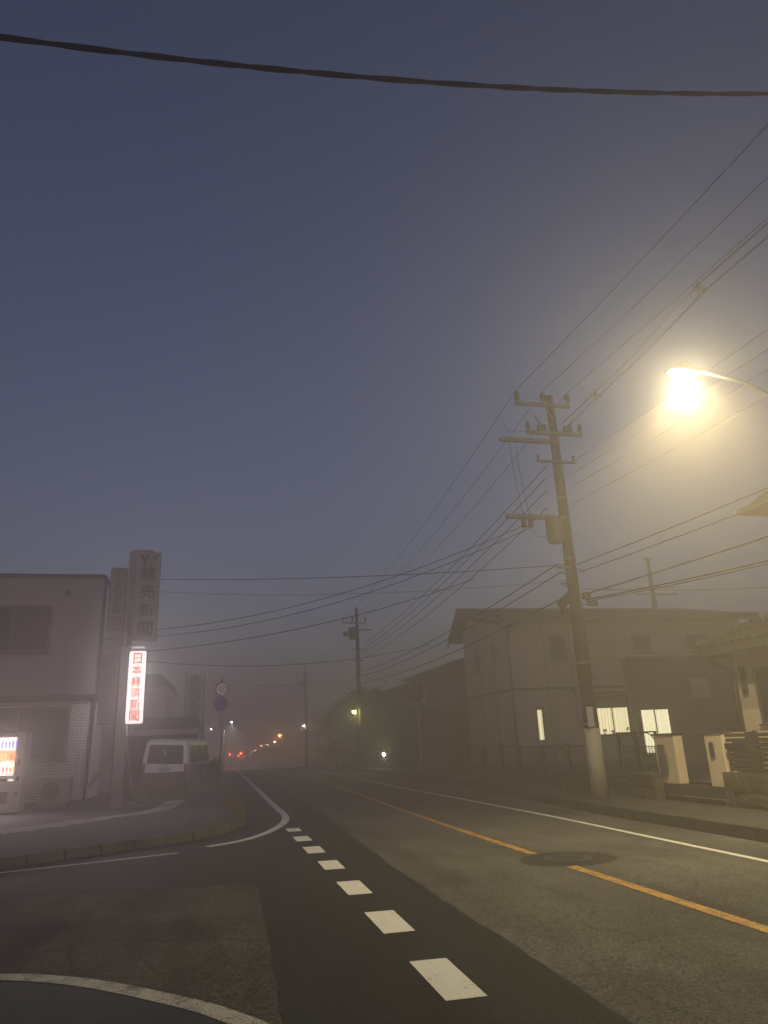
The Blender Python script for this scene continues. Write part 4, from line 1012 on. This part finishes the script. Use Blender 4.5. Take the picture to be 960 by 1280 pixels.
# ------------------------------------------------------------------ utility poles and wires
def insulator(parent, x, y, z, s=1.0):
    return MB().lathe([(.025 * s, 0), (.025 * s, .06 * s), (.06 * s, .08 * s), (.06 * s, .12 * s), (.04 * s, .14 * s), (.06 * s, .16 * s), (.055 * s, .2 * s), (.03 * s, .25 * s)], (x, y, z), 8).build('insulator', 'porcelain', parent, smooth=True)
PX, PY = 8.73, 15.87
up = thing('utility_pole', 'tall concrete utility pole with transformer standing before the beige house', 'utility pole', (PX, PY, .17))
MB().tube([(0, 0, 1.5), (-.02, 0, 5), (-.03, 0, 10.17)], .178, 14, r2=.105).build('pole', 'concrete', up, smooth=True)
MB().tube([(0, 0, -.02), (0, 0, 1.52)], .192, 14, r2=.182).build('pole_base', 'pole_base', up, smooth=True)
zb = .17
def beam(x0, x1, z, nm='crossarm', y=-.14, t=.045): return MB().box((x0 - PX, y - t, z - zb - t), (x1 - PX, y + t, z - zb + t)).build(nm, 'steel', up)
beam(7.62, 9.2, 10.0)
for x in (7.68, 8.44, 9.15): insulator(up, x - PX, -.14, 10.03 - zb, 1.35)
beam(7.85, 9.45, 9.18)
for x in (7.9, 9.4): insulator(up, x - PX, -.14, 9.22 - zb, 1.1)
for s, x in ((-1, 8.3), (1, 9.05)):
    MB().box((x - PX - .12, -.2, 9.22 - zb), (x - PX + .12, -.08, 9.42 - zb)).build('cutout_switch', 'porcelain', up, bevel=.02)
    MB().tube([(x - PX, -.14, 9.4 - zb), (x - PX + s * .2, -.2, 9.62 - zb)], .03, 6).build('cutout_arm', 'porcelain', up)
beam(7.08, 8.7, 8.93, t=.05)
beam(8.05, 9.15, 8.37, t=.03)
for x in (8.1, 9.1): insulator(up, x - PX, -.14, 8.39 - zb, .7)
beam(7.05, 8.65, 6.83, t=.05)
for x in (7.5, 7.68):
    MB().box((x - PX - .05, -.2, 6.55 - zb), (x - PX + .05, -.08, 6.9 - zb)).build('cable_clamp', 'porcelain', up, bevel=.015)
MB().tube([(8.44 - PX, -.14, 10.0 - zb), (8.68 - PX, -.1, 9.6 - zb)], .025, 5).build('arm_brace', 'steel', up)
tf = MB().lathe([(.16, 0), (.21, .04), (.22, .1), (.22, .58), (.20, .64), (.08, .68)], (8.24 - PX, -.30, 6.12 - zb), 16).build('transformer', 'transformer', up, smooth=False)
MB().box((8.44 - PX, -.22, 6.3 - zb), (8.6 - PX, -.08, 6.36 - zb)).build('bracket', 'steel', tf); MB().box((8.44 - PX, -.22, 6.62 - zb), (8.6 - PX, -.08, 6.68 - zb)).build('bracket', 'steel', tf)
# splice box and lower fittings
beam(8.25, 8.62, 5.53, 'bracket', t=.025); beam(8.28, 8.62, 5.40, 'bracket', t=.025); beam(8.30, 8.62, 5.12, 'bracket', t=.025)
MB().tube([(-.55, -.25, 4.55 - zb), (-.2, -.2, 4.85 - zb)], .11, 10).build('splice_case', 'black_steel', up)
MB().tube([(-.5, -.2, 4.42 - zb), (-.25, -.22, 4.45 - zb)], .07, 8).build('splice_case', 'black_steel', up)
MB().tube([(.2, -.2, 4.62 - zb), (.42, -.3, 4.6 - zb)], .07, 8).build('splice_case', 'black_steel', up)
MB().box((.15, -.2, 4.75 - zb), (.32, -.05, 4.9 - zb)).build('terminal_box', 'transformer', up)
for k in range(14):
    z = 2.2 + k * .45; s = 1 if k % 2 else -1
    r_ = .19 - .085 * z / 10.2
    MB().tube([(s * r_ * .9, -.02, z), (s * (r_ + .13), -.04, z)], .011, 5).build('step_bolt', 'steel', up)
for z in (1.6, 3.0, 5.6, 7.2, 8.2):
    MB().ring((-.02 * z / 5, 0, z), .1, .205 - .085 * z / 10.2, .05, 'z', 16).build('band', 'steel', up)
MB().box((-.19, -.22, 1.55), (-.03, -.19, 2.0)).build('pole_plate', 'sign_white', up)

def wire(a, b, sag, r, label, name='wire', group='overhead wires', n=14, pts=None, mat='wire'):
    P = pts or [tuple(a[k] + (b[k] - a[k]) * t / n - (sag * 4 * (t / n) * (1 - t / n) if k == 2 else 0) for k in range(3)) for t in range(n + 1)]
    ob = MB().tube(P, r * .85, 5, cap=False).build(name, mat, smooth=True)
    return tag(ob, label, 'wire', group)
# second pole, same line, in the fog, and the third
def small_pole(x, y, h, label, lamp=None):
    z0 = gz(y) + .16
    t = thing('utility_pole', label, 'utility pole', (x, y, z0))
    MB().tube([(0, 0, -.02), (0, 0, h)], .17, 10, r2=.095).build('pole', 'concrete', t, smooth=True)
    MB().box((-.95, -.16, h - .98), (.55, -.08, h - .9)).build('crossarm', 'steel', t)
    for q in (-.9, -.3, .5): insulator(t, q, -.12, h - .9, 1.3)
    MB().box((-.5, -.16, h - 1.42), (.85, -.08, h - 1.34)).build('crossarm', 'steel', t)
    MB().lathe([(.2, 0), (.24, .06), (.24, .62), (.2, .7)], (-.34, -.2, h - 1.95), 12).build('transformer', 'transformer', t)
    MB().box((-.9, -.2, h - 1.75), (-.6, 0, h - 1.5)).build('switch', 'porcelain', t)
    MB().box((-.4, -.14, h - 2.6), (.6, -.08, h - 2.54)).build('crossarm', 'steel', t)
    MB().box((-.3, -.14, h - 3.3), (.3, -.08, h - 3.2)).build('bracket', 'steel', t)
    return t
small_pole(8.62, 43, 9.4, 'hazy utility pole above the yellow green lamp in the middle distance')
small_pole(9.1, 72, 9.3, 'faintest utility pole far down the road in fog')
r2p = thing('utility_pole', 'hazy utility pole rising behind the beige house roof', 'utility pole', (24.9, 36.2, .46))
MB().tube([(0, 0, -.02), (0.02, 0, 10.9)], .2, 10, r2=.12).build('pole', 'concrete', r2p, smooth=True)
for z, w in ((10.7, .3), (9.0, 1.1), (8.6, 1.2)):
    MB().box((-w, -.1, z), (w * 1.3, 0, z + .09)).build('crossarm', 'steel', r2p)

NEXT = -16.0   # the pole line goes on behind the camera
HV = ((7.68, 10.40, 'uppermost bare wire from the left insulator of the tall pole'), (8.44, 10.40, 'upper bare wire from the middle insulator of the tall pole'), (9.15, 10.40, 'upper bare wire from the right insulator of the tall pole'))
for i, (x, z, lab) in enumerate(HV):
    wire((x, PY - .14, z), (x + .12 * i, NEXT, z + .05), .55, .012, lab + ' towards the viewer')
    wire((x, PY - .14, z), (7.75 + i * .6, 43 - .12, 8.95), .55, .010, lab + ' away into fog')
# spacer carried bundle
def spacer(p, label):
    t = thing('cable_spacer', label, 'spacer', p, 0, 'cable spacers')
    MB().box((-.12, -.02, -.03), (.12, .02, .03)).build('bar', 'porcelain', t)
    MB().box((-.03, -.02, -.13), (.03, .02, .13)).build('bar', 'porcelain', t)
    for dx, dz in ((-.12, 0), (.12, 0), (0, .13), (0, -.13)):
        MB().lathe([(.03, -.04), (.05, 0), (.03, .04)], (dx, 0, dz), 7).build('clamp', 'porcelain', t)
    return t
sp1 = (9.25, 10.3, 9.93); sp2 = (9.25, 14.5, 9.72)
spacer(sp1, 'larger cross shaped spacer on the wire bundle above the street lamp'); spacer(sp2, 'smaller cross shaped spacer on the wire bundle beside the pole top')
offs = ((-.12, 0, 'left'), (.12, 0, 'right'), (0, .13, 'top'), (0, -.13, 'bottom'))
for dx, dz, nm in offs:
    e = (9.35 + dx * 1.5, NEXT, 10.5 + dz * 2)
    k = .0
    P = []
    a = Vector((9.0 + dx, PY - .1, 9.45 + dz)); 
    for t in range(5): P.append(tuple(a.lerp(Vector((sp2[0] + dx * .7, sp2[1], sp2[2] + dz * .7)), t / 5)))
    for t in range(7): P.append(tuple(Vector((sp2[0] + dx * .7, sp2[1], sp2[2] + dz * .7)).lerp(Vector((sp1[0] + dx, sp1[1], sp1[2] + dz)), t / 7) - Vector((0, 0, .06 * math.sin(math.pi * t / 7)))))
    for t in range(9): P.append(tuple(Vector((sp1[0] + dx, sp1[1], sp1[2] + dz)).lerp(Vector(e), t / 8) - Vector((0, 0, .5 * math.sin(math.pi * t / 8)))))
    wire(None, None, 0, .011, nm + ' wire of the bundle held by the cross shaped spacers', pts=P)
# low voltage lines through the lamp glow
for i, (z, x) in enumerate(((8.42, 9.1), (8.05, 9.0), (7.72, 9.0), (7.25, 8.95))):
    wire((x, PY - .1, z), (9.6 + i * .12, NEXT, z + .2), .5, .011, ('first', 'second', 'third', 'fourth')[i] + ' wire down of the four passing through the lamp glow')
    wire((x - .75, PY - .1, z - .15), (8.4, 43, 7.0 - i * .25), .45, .014, ('first', 'second', 'third', 'fourth')[i] + ' insulated wire down on the pole, running into the fog')
# communication cables, lower
for i, (z, x, zf) in enumerate(((5.62, 8.5, 5.6), (5.38, 8.5, 5.3), (4.75, 8.5, 4.95))):
    wire((x - .2, PY - .1, z), (8.4, 43, zf), .35, .02, ('upper', 'middle', 'lower')[i] + ' thick cable below the transformer, running into the fog')
for i, (a, b, sg, r_, lab) in enumerate((((8.85, PY - .1, 5.62), (10.0, NEXT, 5.9), .42, .018, 'upper drooping cable right of the pole, over the gate'),
                                       ((8.88, PY - .1, 5.42), (10.1, NEXT, 5.5), .40, .018, 'second drooping cable right of the pole, over the gate'),
                                       ((8.95, PY - .1, 4.86), (10.6, NEXT, 5.0), .35, .02, 'third thick cable right of the pole, above the beige house roof'),
                                       ((8.95, PY - .12, 4.72), (13.0, 3.0, 4.9), .2, .022, 'lowest thick cable right of the pole to the near house'),
                                       ((8.96, PY - .12, 4.68), (13.1, 3.0, 4.86), .21, .014, 'thin companion of the lowest cable right of the pole'),
                                       ((8.9, PY - .1, 5.0), (20.5, 14.5, 5.45), .25, .008, 'thinnest line right of the pole to the far right house'))):
    wire(a, b, sg, r_, lab)
# drops across to the shop
wire((8.6, PY - .1, 5.62), (-3.45, 24.0, 7.02), .18, .012, 'long level wire from the pole to the top corner of the shop')
wire((8.6, PY - .1, 5.22), (-3.45, 24.0, 6.70), .30, .006, 'hair thin level wire just below the long one to the shop')
wire((7.5, PY - .14, 6.6), (-2.5, 24.0, 5.30), .55, .012, 'upper of two wires sloping from the pole arm to the sign tower')
wire((7.68, PY - .14, 6.55), (-2.5, 24.0, 5.10), .62, .012, 'lower of two wires sloping from the pole arm to the sign tower')
wire((8.28, 21.6, 6.55), (-2.4, 24.0, 4.62), .38, .016, 'dark sagging cable branching from the pole line to the lit sign')
wire((8.35, 27.0, 5.15), (-2.4, 24.2, 4.40), .45, .012, 'lowest sagging cable crossing the road behind the lit sign')
wire((8.4, 43, 5.2), (-1.2, 40, 5.1), .3, .012, 'hazy cable crossing the road at the distant pole')
# vertical leads from the switch arm to the low voltage arm
for i, x in enumerate((7.33, 7.5)):
    wire(None, None, 0, .008, ('left', 'right')[i] + ' thin lead dropping between the two left arms of the pole', pts=[(x, PY - .14, 8.9), (x + .02, PY - .16, 8.2), (x + .1, PY - .15, 7.4), (x + .17, PY - .14, 6.88)])
wire(None, None, 0, .007, 'curved jumper between upper wire and switch on the pole', pts=[(7.75, 17.0, 10.2), (7.7, 16.6, 9.6), (7.9, 16.1, 9.35), (8.3, PY - .1, 9.45), (8.44, PY, 9.9)])
wire(None, None, 0, .007, 'looped jumper beside the transformer', pts=[(7.68, PY - .14, 6.55), (7.8, PY - .2, 6.3), (7.98, PY - .25, 6.28), (8.1, PY - .3, 6.45), (8.2, PY - .3, 6.8)])
# thick twisted cable overhead
P = []; P2 = []; N_ = 120
for t in range(N_ + 1):
    u = t / N_
    x = -6.5 + u * 18.5
    yy = 5.3 + .01 * (x)
    # sagging line measured against the sky
    z = 7.835 + .1027 * x + .01065 * x * x
    a = x * 5.2 + .5 * math.sin(x * 1.7)
    P.append((x, yy +   .009 * math.cos(a), z + .009 * math.sin(a))); P2.append((x, yy -   .009 * math.cos(a), z - .009 * math.sin(a)))
oc = thing('twisted_cable', 'thick black twisted cable sagging across the top of the sky', 'cable')
MB().tube(P, .020, 7, cap=False).build('strand', 'wire', oc, smooth=True); MB().tube(P2, .020, 7, cap=False).build('strand', 'wire', oc, smooth=True)

# ------------------------------------------------------------------ street lamps
def light(name, kind, loc, power, color, radius=.05, parent=None, rot=None, spot=None, blend=.3):
    d = bpy.data.lights.new(name, kind); d.energy = power; d.color = color; d.shadow_soft_size = radius
    if kind == 'SPOT': d.spot_size = spot; d.spot_blend = blend
    ob = bpy.data.objects.new(name, d); COL.objects.link(ob); ob.location = loc
    if rot: ob.rotation_euler = rot
    if parent: ob.parent = parent
    return ob
LX, LY, LZ = 7.24, 8.8, 7.03
sl = thing('street_lamp', 'bright yellow street lamp on a long arm above the right pavement', 'street lamp', (8.75, 8.6, .17))
def Q(x, y, z): return (x - 8.75, y - 8.6, z - .17)
MB().tube([(0, 0, -.02), (0, 0, 6.2)], .09, 12, r2=.06).build('post', 'steel', sl, smooth=True)
MB().tube([Q(8.75, 8.6, 6.3), Q(8.66, 8.62, 6.66), Q(8.3, 8.68, 6.90), Q(7.55, 8.76, 7.09)], .03, 8).build('arm', 'black_steel', sl, smooth=True)
MB().loft([[(-.28 + dx, dy * .7, dz * .6) for dx, dy, dz in ((0, -.1, 0), (0, .1, 0), (0, .09, .1), (0, -.09, .1))],
           [(0 + dx, dy, dz) for dx, dy, dz in ((0, -.15, 0), (0, .15, 0), (0, .12, .15), (0, -.12, .15))],
           [(.34 + dx, dy * .6, dz * .7) for dx, dy, dz in ((0, -.1, 0), (0, .1, 0), (0, .08, .12), (0, -.08, .12))]]).build('lamp_housing', 'black_steel', sl, loc=Q(LX, LY, LZ + .03), bevel=.02)
MB().lathe([(.03, -.13), (.09, -.11), (.125, -.06), (.13, 0)], (0, 0, 0), 14).build('lamp_bowl', 'bulb_main', sl, smooth=True, loc=Q(LX - .02, LY, LZ + .02))
WARM = (1.0, 0.83, 0.40)
light('lamp_beam', 'SPOT', Q(LX - .02, LY, LZ - .14), 950, WARM, .1, sl, rot=(R(0), R(-6), 0), spot=R(128), blend=.25)
light('lamp_core_beam', 'SPOT', Q(LX - .02, LY, LZ - .14), 900, WARM, .1, sl, rot=(R(0), R(8), 0), spot=R(112), blend=.5)
light('lamp_spill', 'POINT', Q(LX - .02, LY, LZ - .16), 700, (1.0, 0.91, 0.58), .1, sl)

def face_light(parent, loc, w, h, power, color):
    d = bpy.data.lights.new('face_light', 'AREA'); d.shape = 'RECTANGLE'; d.size = w; d.size_y = h; d.energy = power; d.color = color
    ob = bpy.data.objects.new('face_light', d); COL.objects.link(ob); ob.location = loc; ob.rotation_euler = (R(-90), 0, 0); ob.parent = parent
    return ob
face_light(tw, (-2.125 - TX, -.345, 3.4 - TZ), .45, 2.0, 85, (1.0, .92, 1.0))
face_light(tw, (-2.125 - TX, -.135, 3.4 - TZ), .45, 2.0, 80, (1.0, .91, .96)).rotation_euler = (R(90), 0, 0)  # added lamp on the sign's unseen rear, brightens van and walls behind
face_light(vm, (-.09, -.11, 1.5), .75, .95, 70, (1.0, .84, .84))

def far_lamp(loc, base_z, mat, power, color, label, arm=-.5, r=.06, group='street lamps down the road', spot=False):
    x, y, z = loc
    t = thing('street_lamp', label, 'street lamp', (x - arm, y, base_z), 0, group)
    MB().tube([(0, 0, 0), (0, 0, z - base_z + .05), (arm * .4, 0, z - base_z + .18), (arm, 0, z - base_z + .10)], .045, 6).build('post', 'steel', t, smooth=True)
    MB().lathe([(r, .02), (r * 1.6, .05), (r * .9, .13)], (arm, 0, z - base_z), 10).build('shade', 'grey_paint', t)
    MB().lathe([(r * .5, -r * 1.1), (r, -r * .5), (r, 0), (r * .7, .02)], (arm, 0, z - base_z), 10).build('bulb', mat, t, smooth=True)
    if spot: light('bulb_light', 'SPOT', (arm, -.0, z - base_z - r * 1.6), power, color, .05, t, spot=R(110), blend=.4)
    else: light('bulb_light', 'POINT', (arm, -.12, z - base_z - r * 1.4), power, color, .05, t)
    return t
far_lamp((8.15, 42.3, 3.35), .16, 'bulb_green', 70, (.85, .9, .25), 'yellow green lamp on a short arm before the hazy pole', -.35, .12)
far_lamp((8.85, 72.0, 3.40), gz(72) + .16, 'bulb_white', 60, (1, .97, .75), 'small white lamp with hooked arm in front of the faint trees', -.3, .10)
far_lamp((1.70, 62.0, 3.65), gz(62) + .1, 'bulb_cool', 1100, (.95, 1, .88), 'white lamp at the left casting a pale cone through the fog', .6, .09, spot=True)
far_lamp((.10, 71.0, 3.38), gz(71) + .1, 'bulb_cool', 40, (.95, .97, 1), 'tiny white lamp just right of the narrow grey sign', .4, .07)
far_lamp((8.10, 90.0, 2.83), gz(90) + .1, 'bulb_orange', 350, (1, .42, .08), 'brightest orange lamp at the far end of the road', -.3, .12, 'orange lamps far down the road')
for x, y_, z, lab, r, pw, mt_ in ((7.64, 90.5, 2.12, 'pale orange lamp just below the brightest orange lamp', .10, 15, 'bulb_orange'), (8.05, 108, 1.83, 'third lamp of the far row, small and whitish', .09, 10, 'bulb_white'), (7.30, 110, 1.76, 'fourth lamp of the far row, small and orange white', .09, 10, 'bulb_orange'),
                           (7.60, 129, 1.05, 'fifth lamp of the far row, very faint', .08, 5, 'bulb_orange'), (7.05, 130, .94, 'last lamp of the far row, faintest of all', .08, 5, 'bulb_orange')):
    far_lamp((x, y_, z), gz(y_) + .1, mt_, pw, (1, .6, .25), lab, -.25, r, 'orange lamps far down the road')
gl = thing('garden_lamp', 'low white garden lamp by the dark hedge', 'lamp', (9.42, 40.5, .1), 0)
MB().tube([(0, 0, 0), (0, 0, .72)], .035, 6).build('post', 'steel', gl)
MB().lathe([(.03, 0), (.08, .04), (.09, .12), (.05, .18)], (0, 0, .72), 10).build('globe', 'bulb_white', gl, smooth=True)
light('globe_light', 'POINT', (-.14, -.12, .82), 20, (1, .95, .75), .05, gl)
# red signals
tsg = (2.33, 90, .90), (3.6, 90, .93), (3.35, 90.2, .68)
for i, ((x, y_, z), lab) in enumerate(zip(tsg, ('red signal farthest left at the end of the road', 'brighter red signal at the end of the road', 'dim red signal low beside the brighter one'))):
    t = thing('traffic_signal', lab, 'traffic signal', (x + .25, y_, gz(y_)), 0, 'red signals at the end of the road')
    MB().tube([(0, 0, 0), (0, 0, z - gz(y_) + .3)], .05, 6).build('post', 'steel', t)
    MB().box((-.36, -.06, z - gz(y_) - .12), (-.05, .06, z - gz(y_) + .12)).build('signal_head', 'black_steel', t)
    MB().disc((-.25, -.08, z - gz(y_)), .085 if i < 2 else .05, .02, 'y', 12).build('red_lens', 'bulb_red', t)
    light('lens_light', 'POINT', (-.25, -.2, z - gz(y_)), (60, 130, 10)[i], (1, .08, .04), .05, t)

# ------------------------------------------------------------------ fog
hz = MB().box((-120, -60, -5.8), (130, 215, 12.0)).build('haze', 'ground')
hz.data.materials.clear()
hm = bpy.data.materials.new('haze_air'); hm.use_nodes = True
t = hm.node_tree; t.nodes.clear()
ho = t.nodes.new('ShaderNodeOutputMaterial'); hv = t.nodes.new('ShaderNodeVolumePrincipled')
hv.inputs['Color'].default_value = (1.0, 0.90, 0.82, 1); hv.inputs['Density'].default_value = 0.0225; hv.inputs['Anisotropy'].default_value = 0.6
t.links.new(hv.outputs[0], ho.inputs['Volume'])
hz.data.materials.append(hm); hz['kind'] = 'stuff'
